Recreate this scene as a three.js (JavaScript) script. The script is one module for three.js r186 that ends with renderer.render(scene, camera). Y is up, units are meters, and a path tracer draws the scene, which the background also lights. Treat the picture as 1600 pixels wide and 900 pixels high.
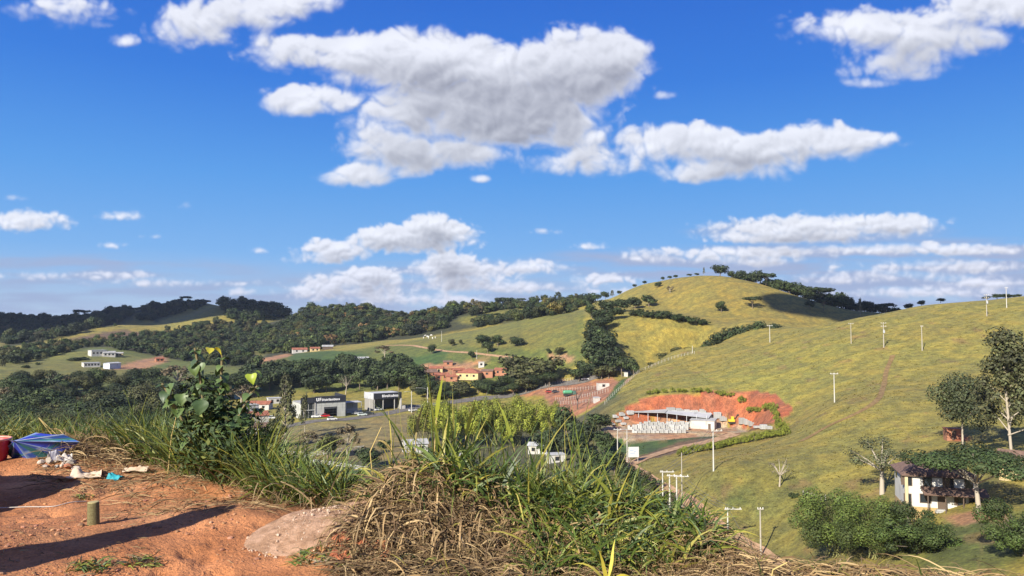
import * as THREE from 'three';
import { mergeGeometries } from 'three/addons/utils/BufferGeometryUtils.js';
import { createNoise2D } from 'simplex-noise';
import { RoundedBoxGeometry } from 'three/addons/geometries/RoundedBoxGeometry.js';

// ---------------------------------------------------------------- camera, sky, sun, exposure
const scene = new THREE.Scene();
const F = 1172, HORIZON = 510, PITCH = Math.atan((HORIZON - 450) / F);      // focal length in photo pixels
const EYE = new THREE.Vector3(0, 1.6, 0);
const camera = new THREE.PerspectiveCamera(2 * Math.atan(450 / F) * 180 / Math.PI, 16 / 9, 0.1, 20000);
camera.position.copy(EYE);
camera.rotation.set(PITCH, 0, 0);
const EXPOSURE = 1.9;
const renderer = new THREE.WebGLRenderer({ antialias: true });
renderer.setSize(1024, 576);
renderer.toneMapping = THREE.LinearToneMapping;
renderer.toneMappingExposure = EXPOSURE;
renderer.shadowMap.enabled = true;

const SUN = new THREE.Vector3(-0.50, 0.50, 0.74).normalize();
const sun = new THREE.DirectionalLight(new THREE.Color(1, 0.93, 0.8), 5);
sun.position.copy(SUN).multiplyScalar(900);
sun.castShadow = true;
Object.assign(sun.shadow.camera, { left: -900, right: 900, top: 700, bottom: -700, near: 1, far: 3000 });
sun.shadow.mapSize.set(4096, 4096);
scene.add(sun, sun.target);

// ---------------------------------------------------------------- random numbers and noise
function rng(seed) { let s = seed >>> 0; return () => { s = (s + 0x6d2b79f5) >>> 0; let t = Math.imul(s ^ (s >>> 15), 1 | s); t = (t + Math.imul(t ^ (t >>> 7), 61 | t)) ^ t; return ((t ^ (t >>> 14)) >>> 0) / 4294967296; }; }
const clamp = (x, a = 0, b = 1) => Math.min(b, Math.max(a, x));
const lerp = (a, b, t) => a + (b - a) * t;
const sstep = (a, b, x) => { const t = clamp((x - a) / (b - a)); return t * t * (3 - 2 * t); };
function hash2(i, j) { let h = Math.imul(i, 374761393) + Math.imul(j, 668265263) | 0; h = Math.imul(h ^ (h >>> 13), 1274126177); return ((h ^ (h >>> 16)) >>> 0) / 4294967296; }
function vnoise(x, y, per = 0) {
  const i = Math.floor(x), j = Math.floor(y), u = x - i, v = y - j, a = u * u * u * (u * (u * 6 - 15) + 10), b = v * v * v * (v * (v * 6 - 15) + 10);
  const w = (k) => per ? ((k % per) + per) % per : k;
  return lerp(lerp(hash2(w(i), w(j)), hash2(w(i + 1), w(j)), a), lerp(hash2(w(i), w(j + 1)), hash2(w(i + 1), w(j + 1)), a), b);
}
function fbm(x, y, oct = 5, per = 0) { let s = 0, a = 0.5, n = 0; for (let o = 0; o < oct; o++) { s += a * vnoise(x + o * 17, y + o * 31, per); n += a; a *= 0.5; x *= 2; y *= 2; per *= 2; } return s / n; }

// ---------------------------------------------------------------- sky: air and clouds on an equirectangular float texture
// clouds: [x, y, rx, ry, strength] in degrees-like units of the photo's own picture plane, i.e. directions
const CLOUDS = [
  [300, 48, 68, 34, .9], [385, 18, 120, 32, 1], [480, 4, 70, 24, .8], [505, 82, 125, 34, 1], [640, 100, 130, 50, 1], [780, 132, 200, 70, 1.1], [905, 108, 115, 58, 1.1], [965, 92, 58, 38, 1],
  [690, 190, 170, 46, 1.1], [480, 160, 82, 24, 1], [835, 190, 120, 46, 1.1], [600, 232, 95, 28, .9], [700, 244, 120, 24, 1], [560, 276, 80, 19, 1], [640, 262, 60, 20, .8], [900, 220, 55, 18, .7],
  [1060, 226, 115, 30, 1], [1180, 246, 105, 40, 1.1], [1285, 226, 110, 30, 1.1], [1360, 222, 56, 17, .9], [925, 256, 110, 27, .9], [1095, 272, 80, 19, .9], [750, 281, 18, 7, .6],
  [1330, 44, 115, 28, .8], [1440, 60, 135, 48, .9], [1400, 108, 95, 26, .8], [1540, 16, 110, 32, .9], [1530, 60, 62, 18, .8], [1350, 132, 46, 10, .7], [1640, 20, 90, 30, .9],
  [110, 18, 95, 26, .5], [195, 64, 22, 10, .5], [50, 347, 62, 17, 1], [-30, 350, 60, 14, .8], [188, 337, 44, 9, .75], [25, 310, 26, 6, .45], [405, 392, 15, 6, .6], [288, 322, 12, 7, .35], [180, 384, 30, 5, .4], [240, 370, 24, 5, .4],
  [640, 378, 110, 20, 1.1], [672, 352, 44, 20, 1.1], [520, 392, 68, 17, 1], [500, 406, 52, 9, .8], [705, 364, 45, 15, 1], [600, 366, 60, 14, .8],
  [715, 424, 88, 20, 1.1], [705, 408, 44, 15, 1], [840, 418, 54, 12, 1], [560, 442, 85, 20, 1], [592, 428, 42, 12, 1], [735, 446, 110, 14, .8], [495, 458, 75, 14, .8], [380, 457, 24, 7, .7], [825, 450, 65, 10, .7], [700, 470, 70, 12, .8], [610, 466, 70, 16, .7],
  [1270, 358, 175, 22, .95], [1400, 350, 95, 17, .9], [1225, 372, 130, 11, .9], [1120, 402, 160, 13, .75], [1200, 411, 38, 9, 1], [960, 436, 42, 10, .8], [925, 385, 30, 6, .6], [1040, 150, 22, 7, .4], [855, 362, 30, 5, .4],
  [1420, 390, 260, 10, .5], [1500, 416, 220, 11, .5], [1350, 432, 220, 10, .42], [1570, 444, 130, 11, .5], [1180, 394, 220, 9, .5], [1450, 458, 200, 9, .6], [100, 432, 220, 8, .42], [270, 442, 160, 7, .38], [1000, 455, 120, 9, .5],
  [1510, 392, 120, 10, .7], [1525, 442, 22, 6, .7], [1300, 440, 60, 8, .5], [930, 440, 40, 12, .6],
];
const VEILS = [[1420, 428, 520, 64, 1], [110, 424, 380, 34, .5], [1100, 412, 330, 34, .7], [560, 465, 480, 46, .6], [1500, 465, 420, 46, .9], [200, 470, 420, 40, .5], [1280, 362, 240, 26, .45], [690, 440, 260, 40, .45]];
(function makeSky() {
  const W = 4096, H = 2048, data = new Float32Array(W * H * 4), cp = Math.cos(PITCH), sp = Math.sin(PITCH);
  const mass = (x, y) => {           // smooth body of the clouds at a direction given on the picture plane
    let d = 0;
    for (const [cx, cy, rx, ry, s] of CLOUDS) {
      const u = (x - cx) / (rx * 1.22), v = (y - cy) / (ry * (y > cy ? 1.12 : 1.38)), q = u * u + v * v;
      if (q < 1) { const w = (1 - q) * (1 - q) * s; d = d + w - d * w * .55; }
    }
    return d;
  };
  const sx = createNoise2D(rng(2024)), sfbm = (x, y, oct, gain = .5) => { let v = 0, a = 1, n = 0; for (let o = 0; o < oct; o++) { v += a * sx(x, y); n += a; a *= gain; x = x * 2.07 + 1.7; y = y * 2.07 + 3.1; } return v / n; };
  const billow = (x, y, sc, oct) => {       // cauliflower outlines: folded noise over plain noise
    const u = x / (112 * sc), v = y / (88 * sc), wx = .16 * sx(u * 1.3 + 5, v * 1.3), wy = .16 * sx(u * 1.3, v * 1.3 + 9);
    let bl = 0, am = 1, nn = 0, x2 = x / (88 * sc) + wx * .5, y2 = y / (72 * sc) + wy * .5; for (let o = 0; o < oct; o++) { bl += am * Math.abs(sx(x2, y2)); nn += am; am *= .52; x2 = x2 * 2.1 + 5.3; y2 = y2 * 2.1 + 1.9; }
    return .95 * bl / nn + .34 * sfbm(u + wx, v + wy, oct, .5) + .22 * sx(u * .5 + 40, v * .5);
  };
  const field = (x, y, oct) => {
    const m = mass(x, y); if (m <= .002) return -1;
    const w = sstep(295, 345, y), n = (w < 1 ? (1 - w) * billow(x, y, 1, oct) : 0) + (w > 0 ? w * billow(x, y, .45, oct) : 0);
    return 1.12 * Math.pow(m, .7) - .62 + n;
  };
  const lin = (c) => Math.pow(c / 255, 2.2);
  const stops = [[-40, 30, 40, 36], [-4, 120, 140, 150], [-.5, 196, 212, 232], [2, 172, 200, 234], [5.5, 128, 180, 238], [11, 96, 160, 234], [18, 66, 128, 222], [28, 50, 102, 204], [50, 38, 80, 180], [90, 30, 66, 160]];
  for (let j = 0; j < H; j++) {
    const el = ((j + .5) / H - .5) * Math.PI, e = el * 180 / Math.PI, ce = Math.cos(el), se = Math.sin(el);
    let k = 1; while (k < stops.length - 1 && e > stops[k][0]) k++;
    const A = stops[k - 1], B = stops[k], f = clamp((e - A[0]) / (B[0] - A[0]));
    const base = [1, 2, 3].map((c) => lin(lerp(A[c], B[c], f)));
    for (let i = 0; i < W; i++) {
      const phi = ((i + .5) / W - .5) * 2 * Math.PI, dx = ce * Math.cos(phi), dz = ce * Math.sin(phi), o = (j * W + i) * 4;
      let r = base[0], g = base[1], b = base[2];
      if (e > -3) {
        const fw = se * sp - dz * cp, up = se * cp + dz * sp;
        let px = 1e5, py = 1e5, inside = 0;
        if (fw > .25) { px = 800 + F * dx / fw; py = 450 - F * up / fw; inside = sstep(-420, -60, px) * sstep(2020, 1660, px) * sstep(-300, -60, py); }
        let a = 0, L = 1;
        if (inside > 0) {
          const d = field(px, py, 6);
          if (d > -.2) {
            const top = clamp((mass(px, py + 16) - mass(px, py - 16)) * 2.2); a = sstep(-.10, lerp(.82, .42, top), d) * inside;
            const k = .35 + .65 * clamp((480 - py) / 380), lit = field(px, py, 4) - field(px - 6 * k, py - 10 * k, 4);
            const above = (mass(px, py - 12 * k) + mass(px - 4, py - 30 * k) + mass(px - 8, py - 52 * k)) / 3;
            L = .965 + clamp(lit * .22, -.10, .06) - .22 * sstep(.3, 1.2, above) * sstep(.2, 1, d) + .05 * sx(px / (110 * k), py / (70 * k)) * sstep(.2, .8, d);
          }
          let v = 0;
          for (const [cx, cy, rx, ry, s] of VEILS) { const u = (px - cx) / rx, w = (py - cy) / ry; v = Math.max(v, s * sstep(1, .2, u * u + w * w)); }
          v = clamp(v * inside * (.15 + 1.5 * sstep(.25, .75, .5 + .5 * sfbm(px / 300, py / 26 + 4, 5)))); 
          r = lerp(r, .37, v); g = lerp(g, .46, v); b = lerp(b, .69, v);
        }
        if (inside < 1 && e > 1) {           // beyond the frame the same kind of sky goes on
          const h = 1 / (se + .08), cx = dx * h, cz = dz * h;
          const n = fbm(cx * 2.1 + 11, cz * 2.1 + 7, 5) + .25 * (fbm(cx * .6, cz * .6, 2) - .5);
          const a2 = sstep(.56, .72, n) * (1 - inside) * sstep(1, 6, e);
          if (a2 > a) { a = a2; L = .92 - .5 * clamp((n - .64) * 2.2, 0, .5); }
        }
        if (a > 0) {
          a *= .93;
          const warm = clamp(L, .3, 1.12), low = sstep(9, 0, e);
          r = lerp(r, lerp(.86, .78, low) * warm * warm, a); g = lerp(g, lerp(.87, .80, low) * warm * warm + .01, a); b = lerp(b, .93 * warm * warm + .05 * (1 - warm) + .03, a);
        }
      }
      data[o] = r / EXPOSURE; data[o + 1] = g / EXPOSURE; data[o + 2] = b / EXPOSURE; data[o + 3] = 1;
    }
  }
  const t = new THREE.DataTexture(data, W, H, THREE.RGBAFormat, THREE.FloatType);
  t.mapping = THREE.EquirectangularReflectionMapping; t.magFilter = t.minFilter = THREE.LinearFilter; t.needsUpdate = true;
  scene.background = t; scene.environment = t;
})();

// ---------------------------------------------------------------- pixels, rays, terrain height
const cP = Math.cos(PITCH), sP = Math.sin(PITCH);
function ray(px, py) { const a = (px - 800) / F, b = (450 - py) / F; return new THREE.Vector3(a, sP + b * cP, -cP + b * sP).normalize(); }
function at(px, py, d) { const r = ray(px, py), k = d / Math.hypot(r.x, r.z); return r.multiplyScalar(k).add(EYE); }    // d: distance over the ground
// surveyed points: [px, py, distance] on the ground, or [px, 'h', distance, height]
const SURVEY = [
  // slope under the camera and valley floor
  ...[-100, 150, 400, 650, 900].flatMap((x) => [[x, 'h', 20, -9.5], [x, 'h', 40, -19], [x, 'h', 80, -30], [x, 'h', 140, -38.5], [x, 'h', 200, -41.5], [x, 'h', 270, -42]]),
  [-400, 'h', 20, -9], [-400, 'h', 80, -28], [-400, 'h', 300, -42], [2000, 'h', 20, -10], [2000, 'h', 60, -19], [2000, 'h', 100, -24],
  [1150, 'h', 20, -10.5], [1150, 'h', 40, -20], [1150, 'h', 80, -31.5], [1150, 'h', 120, -38], [1400, 'h', 20, -10.5], [1400, 'h', 40, -18.5], [1400, 'h', 70, -26.5], [1600, 'h', 30, -14], [1600, 'h', 60, -21.5],
  [-100, 'h', 400, -43], [100, 'h', 400, -43], [300, 'h', 360, -43], [300, 'h', 450, -43], [420, 'h', 330, -42.5], [500, 655, 358], [560, 648, 375], [630, 636, 400], [700, 625, 430], [800, 612, 450], [500, 'h', 430, -42], [600, 'h', 470, -40],
  [650, 'h', 330, -42.5], [760, 'h', 330, -42], [880, 'h', 320, -41],
  // right hill, front face
  [1140, 868, 140], [1190, 880, 133], [1050, 790, 168], [960, 725, 215], [1113, 735, 170], [1000, 705, 235], [1100, 702, 222], [1300, 800, 140], [1400, 878, 105], [1600, 885, 93], [1500, 800, 121], [1600, 790, 118],
  [1450, 745, 148], [1600, 705, 155], [1250, 690, 200], [1304, 630, 232], [1500, 640, 215], [1600, 645, 205], [1200, 600, 305], [1381, 543, 335], [1500, 560, 315], [1600, 560, 305], [1750, 560, 300], [1750, 680, 170],
  [1030, 616, 300], [1110, 621, 293], [1185, 645, 272], [965, 628, 305], [1100, 580, 355], [1220, 672, 245], [1160, 700, 222],
  // its crest and the far side
  [978, 604, 345], [1010, 577, 385], [1050, 559, 405], [1100, 548, 412], [1200, 531, 415], [1340, 496, 440], [1450, 476, 455], [1600, 465, 480], [1800, 455, 500],
  [1000, 'h', 450, -32], [1100, 'h', 480, -28], [1300, 'h', 530, -12], [1500, 'h', 560, -5], [1700, 'h', 580, 2],
  // hill with the summit, and the field in front of it
  [930, 470, 800], [1000, 446, 730], [1055, 434, 690], [1110, 430, 660], [1180, 441, 650], [1250, 465, 640], [1320, 490, 620], [1400, 492, 640], [1110, 460, 600], [1200, 488, 575], [1000, 470, 640], [1050, 490, 575], [1130, 503, 540], [1250, 500, 570],
  [1110, 'h', 800, 10], [1000, 'h', 900, 10], [1250, 'h', 780, 0], [1500, 'h', 800, 0], [1700, 'h', 800, 10], [1480, 478, 1000], [1700, 470, 1000],
  [945, 490, 545], [1000, 493, 528], [1060, 503, 505], [1120, 518, 480], [960, 550, 450], [1050, 548, 435], [900, 585, 450], [950, 588, 440], [870, 600, 440],
  // long field left of the gully
  [910, 484, 620], [850, 494, 640], [800, 505, 650], [700, 522, 670], [600, 532, 700], [530, 541, 720], [900, 545, 480], [800, 560, 490], [700, 567, 505], [650, 588, 480], [560, 565, 560], [460, 560, 600], [760, 590, 470],
  [910, 'h', 700, 10], [800, 'h', 720, -4], [700, 'h', 740, -10], [600, 'h', 770, -14],
  // wooded ridge
  [450, 497, 980], [500, 486, 960], [545, 478, 950], [620, 494, 940], [700, 483, 920], [760, 478, 900], [850, 473, 870], [910, 472, 850], [450, 545, 760], [600, 520, 800], [700, 505, 800], [800, 492, 780],
  [500, 'h', 1150, 0], [700, 'h', 1150, 0], [900, 'h', 1100, 10],
  // far left hills, the pale spur before them and the left field
  [-150, 490, 1650], [0, 494, 1650], [100, 494, 1600], [200, 482, 1550], [290, 469, 1500], [350, 481, 1450], [-100, 530, 1250], [0, 525, 1300], [200, 498, 1400], [290, 490, 1380], [390, 474, 1200], [440, 488, 1150],
  [80, 527, 1080], [140, 515, 1060], [190, 507, 1040], [240, 508, 1030], [290, 498, 1060], [340, 478, 1120], [120, 'h', 1180, -30], [220, 'h', 1180, -18], [330, 500, 1010], [420, 505, 1000], [250, 528, 940], [400, 530, 900],
  [0, 'h', 1850, -10], [290, 'h', 1750, 20], [0, 548, 860], [150, 540, 850], [0, 566, 720], [130, 549, 740], [250, 560, 720], [350, 560, 700], [0, 598, 540], [150, 588, 560], [260, 580, 600], [370, 575, 600], [-200, 566, 720], [-200, 600, 540],
  [0, 'h', 2600, -20], [500, 'h', 2600, -20], [1000, 'h', 2600, -20], [1600, 'h', 2600, -20], [0, 'h', 4200, -60], [800, 'h', 4200, -60], [1600, 'h', 4200, -60], [500, 'h', 1500, -10], [900, 'h', 1500, -5], [1300, 'h', 1500, -5], [1700, 'h', 1500, 0],
];
const NODES = SURVEY.map(([px, py, d, h]) => {
  if (py === 'h') { const az = Math.atan((px - 800) / F / cP); return [az, Math.log(d), (h - EYE.y) / d]; }
  const p = at(px, py, d); return [Math.atan2(p.x, -p.z), Math.log(d), (p.y - EYE.y) / d];
});
const mq = (da, dl) => Math.sqrt(da * da * 2.2 + dl * dl + 0.0016);
const COEF = (function solve() {
  const n = NODES.length, m = n + 1, A = Array.from({ length: m }, () => new Float64Array(m + 1));
  for (let i = 0; i < n; i++) { for (let j = 0; j < n; j++) A[i][j] = mq(NODES[i][0] - NODES[j][0], NODES[i][1] - NODES[j][1]) - (i === j ? 0.004 : 0); A[i][n] = A[n][i] = 1; A[i][m] = NODES[i][2]; }
  for (let c = 0; c < m; c++) {
    let p = c; for (let r = c + 1; r < m; r++) if (Math.abs(A[r][c]) > Math.abs(A[p][c])) p = r;
    [A[c], A[p]] = [A[p], A[c]];
    for (let r = c + 1; r < m; r++) { const f = A[r][c] / A[c][c]; if (f) for (let k = c; k <= m; k++) A[r][k] -= f * A[c][k]; }
  }
  const x = new Float64Array(m);
  for (let r = m - 1; r >= 0; r--) { let s = A[r][m]; for (let k = r + 1; k < m; k++) s -= A[r][k] * x[k]; x[r] = s / A[r][r]; }
  return x;
})();
function surveyTan(az, l) { let s = COEF[NODES.length]; for (let i = 0; i < NODES.length; i++) s += COEF[i] * mq(az - NODES[i][0], l - NODES[i][1]); return s; }

// ledge the camera stands on
const EDGE = [[-3.2, 13.5], [-1.2, 13.5], [-.8, 13.2], [-.6, 12.4], [-.47, 10.6], [-.365, 8.8], [-.25, 7.4], [-.17, 6.7], [0, 6.5], [.17, 6.2], [.25, 5.6], [.33, 5.0], [.6, 5.3], [1.2, 6], [3.2, 13.5]];
function edgeAt(az) { let k = 1; while (k < EDGE.length - 1 && az > EDGE[k][0]) k++; const [a, ea] = EDGE[k - 1], [b, eb] = EDGE[k]; return lerp(ea, eb, sstep(a, b, az)); }
const bump = (x, z, cx, cz, rx, rz, h) => h * Math.exp(-((x - cx) ** 2) / (rx * rx) - ((z - cz) ** 2) / (rz * rz));
function ledge(x, z) {
  const d = Math.hypot(x, z), az = Math.atan2(x, -z), e = edgeAt(az);
  let y = .10 * (fbm(x * .5 + 5, z * .5, 3) - .5) + .035 * (fbm(x * 2.2, z * 2.2, 4) - .5) + .016 * (fbm(x * 7, z * 7, 4) - .5) - .03 * sstep(.62, .8, fbm(x * 3.1 + 8, z * 3.1, 3));
  y += bump(x, z, -6.6, -7.0, 1.6, 1.1, .22) + bump(x, z, -3.9, -5.4, 1.1, .8, .10) + bump(x, z, -2.2, -6.2, .8, .5, .07) - bump(x, z, -4.6, -6.6, .9, .5, .05);
  y += bump(x, z, -.74, -5.85, .45, .5, .45) + bump(x, z, -.35, -5.6, .3, .3, .08) + bump(x, z, .1, -5.7, .7, .5, .22) + bump(x, z, .95, -5.5, .6, .5, .10) + bump(x, z, -5.1, -8.4, .9, .5, .16) + bump(x, z, -3.1, -7.6, .6, .5, .10);
  y += bump(x, z, -1.05, -5.3, .35, .22, .06);
  y += .17 * Math.exp(-(((d - e + .35) / .38) ** 2)) * sstep(.14, .3, az) * sstep(1.1, .8, az);
  return y - .85 * Math.max(0, d - e + .25 * Math.exp(-Math.abs(d - e) * 3)) * (d > e ? 1 : Math.exp((d - e) * 6));
}
// level pads cut into and filled onto the hillside: [x, z, half width, half depth, turn, height, cut slope, fill slope]
const PADS = [];
function padDistance(p, x, z) {
  const c = Math.cos(p[4]), s = Math.sin(p[4]), u = Math.abs((x - p[0]) * c - (z - p[1]) * s) / p[2], v = Math.abs((x - p[0]) * s + (z - p[1]) * c) / p[3], n = 3.2;
  const q = Math.pow(Math.pow(u, n) + Math.pow(v, n), 1 / n);
  return q <= 1 ? 0 : (q - 1) * Math.min(p[2], p[3]) * lerp(1, Math.max(p[2], p[3]) / Math.min(p[2], p[3]), u / (u + v));
}
function rawHeight(x, z) {
  const d = Math.hypot(x, z), az = Math.atan2(x, -z);
  if (d < 14) return ledge(x, z);
  const l = Math.log(Math.min(d, 6000)), a = clamp(az, -.85, .85);
  let t = surveyTan(a, l);
  if (Math.abs(az) > .85) t = lerp(t, .5 * (surveyTan(-.85, l) + surveyTan(.85, l)), sstep(.85, Math.PI, Math.abs(az)));
  let y = EYE.y + t * d;
  const k = sstep(30, 300, d);
  y += k * (1.4 * (fbm(x / 60, z / 60, 3) - .5) + .5 * (fbm(x / 14, z / 14, 2) - .5));
  for (const p of PADS) { const s = padDistance(p, x, z); if (s < 60) { const w = s + (s > 0 ? .8 * (fbm(x / 5, z / 5, 3) - .5) * sstep(0, 4, s) : 0); y = clamp(y, p[5] - w * p[7], p[5] + w * p[6]); } }
  if (d < 24) y = lerp(ledge(x, z), y, sstep(14, 24, d));
  return y;
}
function toWorld(px, py, d) { const p = at(px, py, d); return [p.x, p.z, p.y]; }
{ const [x, z] = toWorld(1075, 665, 266); PADS.push([x - 3, z - 5, 26, 19, -.10, -35.4, 1.5, .7]); }
// grid over azimuth and log distance
const AZ = []; for (let a = -.78; a <= .7801; a += .003) AZ.push(a);
const A0 = -.78, NA = AZ.length;
const OUT = []; for (let i = 1; i <= 40; i++) OUT.push(.78 + (2 * (Math.PI - .78)) * i / 41);
const RINGS = []; for (let i = 0; i <= 210; i++) RINGS.push(Math.log(1.4) + (Math.log(14) - Math.log(1.4)) * i / 210);
const NEAR = RINGS.length; for (let i = 1; i <= 440; i++) RINGS.push(Math.log(14) + (Math.log(5200) - Math.log(14)) * i / 440);
const NR = RINGS.length, cols = [...AZ, ...OUT], NC = cols.length, GRID = new Float32Array(NR * NC);
for (let r = 0; r < NR; r++) { const d = Math.exp(RINGS[r]); for (let c = 0; c < NC; c++) GRID[r * NC + c] = rawHeight(d * Math.sin(cols[c]), -d * Math.cos(cols[c])); }
function height(x, z) {
  const d = Math.hypot(x, z), az = Math.atan2(x, -z), l = Math.log(Math.max(d, 1.41));
  if (Math.abs(az) > .775) return rawHeight(x, z);
  const u = (az - A0) / .003, i = clamp(Math.floor(u), 0, NA - 2);
  const n = l < RINGS[NEAR - 1] ? (l - RINGS[0]) / (RINGS[1] - RINGS[0]) : NEAR - 1 + (l - RINGS[NEAR - 1]) / (RINGS[NEAR] - RINGS[NEAR - 1]), j = clamp(Math.floor(n), 0, NR - 2);
  const g = (a, b) => GRID[b * NC + a];
  return lerp(lerp(g(i, j), g(i + 1, j), u - i), lerp(g(i, j + 1), g(i + 1, j + 1), u - i), n - j);
}
// where the sight line through a photo pixel meets the ground
function hit(px, py, from = 14, to = 5000) {
  const r = ray(px, py), h = Math.hypot(r.x, r.z); let a = from, prev = from;
  const gap = (d) => EYE.y + r.y * d / h - height(r.x * d / h, r.z * d / h);
  while (a < to) { if (gap(a) < 0) { let lo = prev, hi = a; for (let k = 0; k < 18; k++) { const m = (lo + hi) / 2; if (gap(m) < 0) hi = m; else lo = m; } const d = hi; return new THREE.Vector3(r.x * d / h, height(r.x * d / h, r.z * d / h), r.z * d / h); } prev = a; a *= a < 14 ? 1.01 : 1.006; }
  return null;
}
const dist = (p) => Math.hypot(p.x, p.z);
const ground = (x, z) => new THREE.Vector3(x, height(x, z), z);

// ---------------------------------------------------------------- helpers for things and parts
const used = new Map();
function numbered(n) { const k = used.get(n) ?? 0; used.set(n, k + 1); return k ? n + '_' + String(k).padStart(3, '0') : n; }
function tag(o, label, category, group) { o.userData.label = label; o.userData.category = category; if (group) o.userData.group = group; return o; }
function thing(name, label, category, p = new THREE.Vector3(), turn = 0, group) { const o = new THREE.Group(); o.name = numbered(name); o.position.copy(p); o.rotation.y = turn; scene.add(o); return tag(o, label, category, group); }
function part(name, geo, mat, parent) { const m = new THREE.Mesh(Array.isArray(geo) ? merge(geo) : geo, mat); m.name = parent === scene ? numbered(name) : name; m.castShadow = m.receiveShadow = true; parent.add(m); return m; }
function kindOf(o, kind) { o.userData.kind = kind; return o; }
function merge(list) { return mergeGeometries(list.map((g) => { const n = g.index ? g.toNonIndexed() : g; for (const k of Object.keys(n.attributes)) if (!['position', 'normal', 'uv'].includes(k)) n.deleteAttribute(k); return n; })); }
const box = (w, h, d, x = 0, y = 0, z = 0, ry = 0) => { const g = new THREE.BoxGeometry(w, h, d); if (ry) g.rotateY(ry); return g.translate(x, y, z); };
const rbox = (w, h, d, x = 0, y = 0, z = 0, r = .05, s = 2) => new RoundedBoxGeometry(w, h, d, s, r).translate(x, y, z);
const cyl = (r0, r1, h, x = 0, y = 0, z = 0, n = 10) => new THREE.CylinderGeometry(r1, r0, h, n).translate(x, y + h / 2, z);
function limb(a, b, r0, r1, n = 6) { const v = b.clone().sub(a), L = v.length(), g = new THREE.CylinderGeometry(r1, r0, L, n, 1, true); g.translate(0, L / 2, 0); g.applyQuaternion(new THREE.Quaternion().setFromUnitVectors(new THREE.Vector3(0, 1, 0), v.normalize())); return g.translate(a.x, a.y, a.z); }
const V = (x, y, z) => new THREE.Vector3(x, y, z);
const mat = (r, g, b, rough = .85, more = {}) => new THREE.MeshStandardMaterial({ color: new THREE.Color().setRGB(r, g, b), roughness: rough, side: THREE.DoubleSide, ...more });
const facing = (p) => Math.atan2(-p.x, -p.z);               // turn that points a thing's +z at the camera

// fine grain textures: (tileable) multiply the base colour
function grain(size, fn) { const d = new Uint8Array(size * size * 4); for (let j = 0; j < size; j++) for (let i = 0; i < size; i++) { const c = fn(i / size, j / size), o = (j * size + i) * 4; for (let k = 0; k < 3; k++) d[o + k] = clamp(Array.isArray(c) ? c[k] : c) * 255; d[o + 3] = 255; } const t = new THREE.DataTexture(d, size, size, THREE.RGBAFormat); t.wrapS = t.wrapT = THREE.RepeatWrapping; t.magFilter = THREE.LinearFilter; t.minFilter = THREE.LinearMipmapLinearFilter; t.needsUpdate = true; return t; }
const tint = (t) => { t.colorSpace = THREE.SRGBColorSpace; return t; };
const grassGrain = tint(grain(1024, (u, v) => { const a = fbm(u * 24, v * 24, 5, 24), b = fbm(u * 128, v * 128, 3, 128), c = fbm(u * 8 + 3, v * 8, 3, 8); const w = .80 + .34 * (a - .5) + .36 * (b - .5) + .2 * (c - .5); return [w * (1 + .10 * (c - .5)), w, w * (1 - .2 * (c - .5))]; }));
const grassBump = grain(512, (u, v) => fbm(u * 64, v * 64, 4, 64));
const soilGrain = tint(grain(1024, (u, v) => { const a = fbm(u * 10, v * 10, 6, 10), b = fbm(u * 160, v * 160, 3, 160), c = vnoise(u * 200, v * 200, 200); const w = .84 + .34 * (a - .5) + .26 * (b - .5) - (c > .93 ? .10 : 0) + (c < .035 ? .12 : 0); return [w, w * (1 + .06 * (a - .5)), w * (1 + .16 * (a - .5))]; }));
const soilBump = grain(1024, (u, v) => .5 * fbm(u * 16, v * 16, 6, 16) + .35 * fbm(u * 90, v * 90, 4, 90) + .15 * vnoise(u * 256, v * 256, 256));
const plasterGrain = tint(grain(512, (u, v) => { const a = fbm(u * 6, v * 6, 5, 6), b = fbm(u * 30 + 3, v * 5, 4, 0); return .86 + .22 * (a - .5) - .18 * clamp((b - .62) * 4); }));

// ---------------------------------------------------------------- ground colours: what grows or lies where (outlines given on the photo, laid on the ground)
function poly(list) { const pts = list.map(([px, py]) => hit(px, py)).filter(Boolean).map((p) => [p.x, p.z]); let x0 = 1e9, x1 = -1e9, z0 = 1e9, z1 = -1e9; for (const [x, z] of pts) { x0 = Math.min(x0, x); x1 = Math.max(x1, x); z0 = Math.min(z0, z); z1 = Math.max(z1, z); } return { pts, x0, x1, z0, z1 }; }
function within(P, x, z) { if (x < P.x0 || x > P.x1 || z < P.z0 || z > P.z1) return false; let c = false; const p = P.pts; for (let i = 0, j = p.length - 1; i < p.length; j = i++) if ((p[i][1] > z) !== (p[j][1] > z) && x < (p[j][0] - p[i][0]) * (z - p[i][1]) / (p[j][1] - p[i][1]) + p[i][0]) c = !c; return c; }
const PASTURE = [.275, .228, .042], GREEN = [.125, .145, .028], LUSH = [.06, .11, .022], WOOD = [.045, .05, .018], RED = [.37, .105, .045], CLAY = [.42, .22, .11], SAND = [.50, .36, .22], STRAW = [.25, .19, .07], DULL = [.10, .095, .04], BROWN = [.16, .10, .055], OLIVE = [.175, .165, .034];
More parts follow.
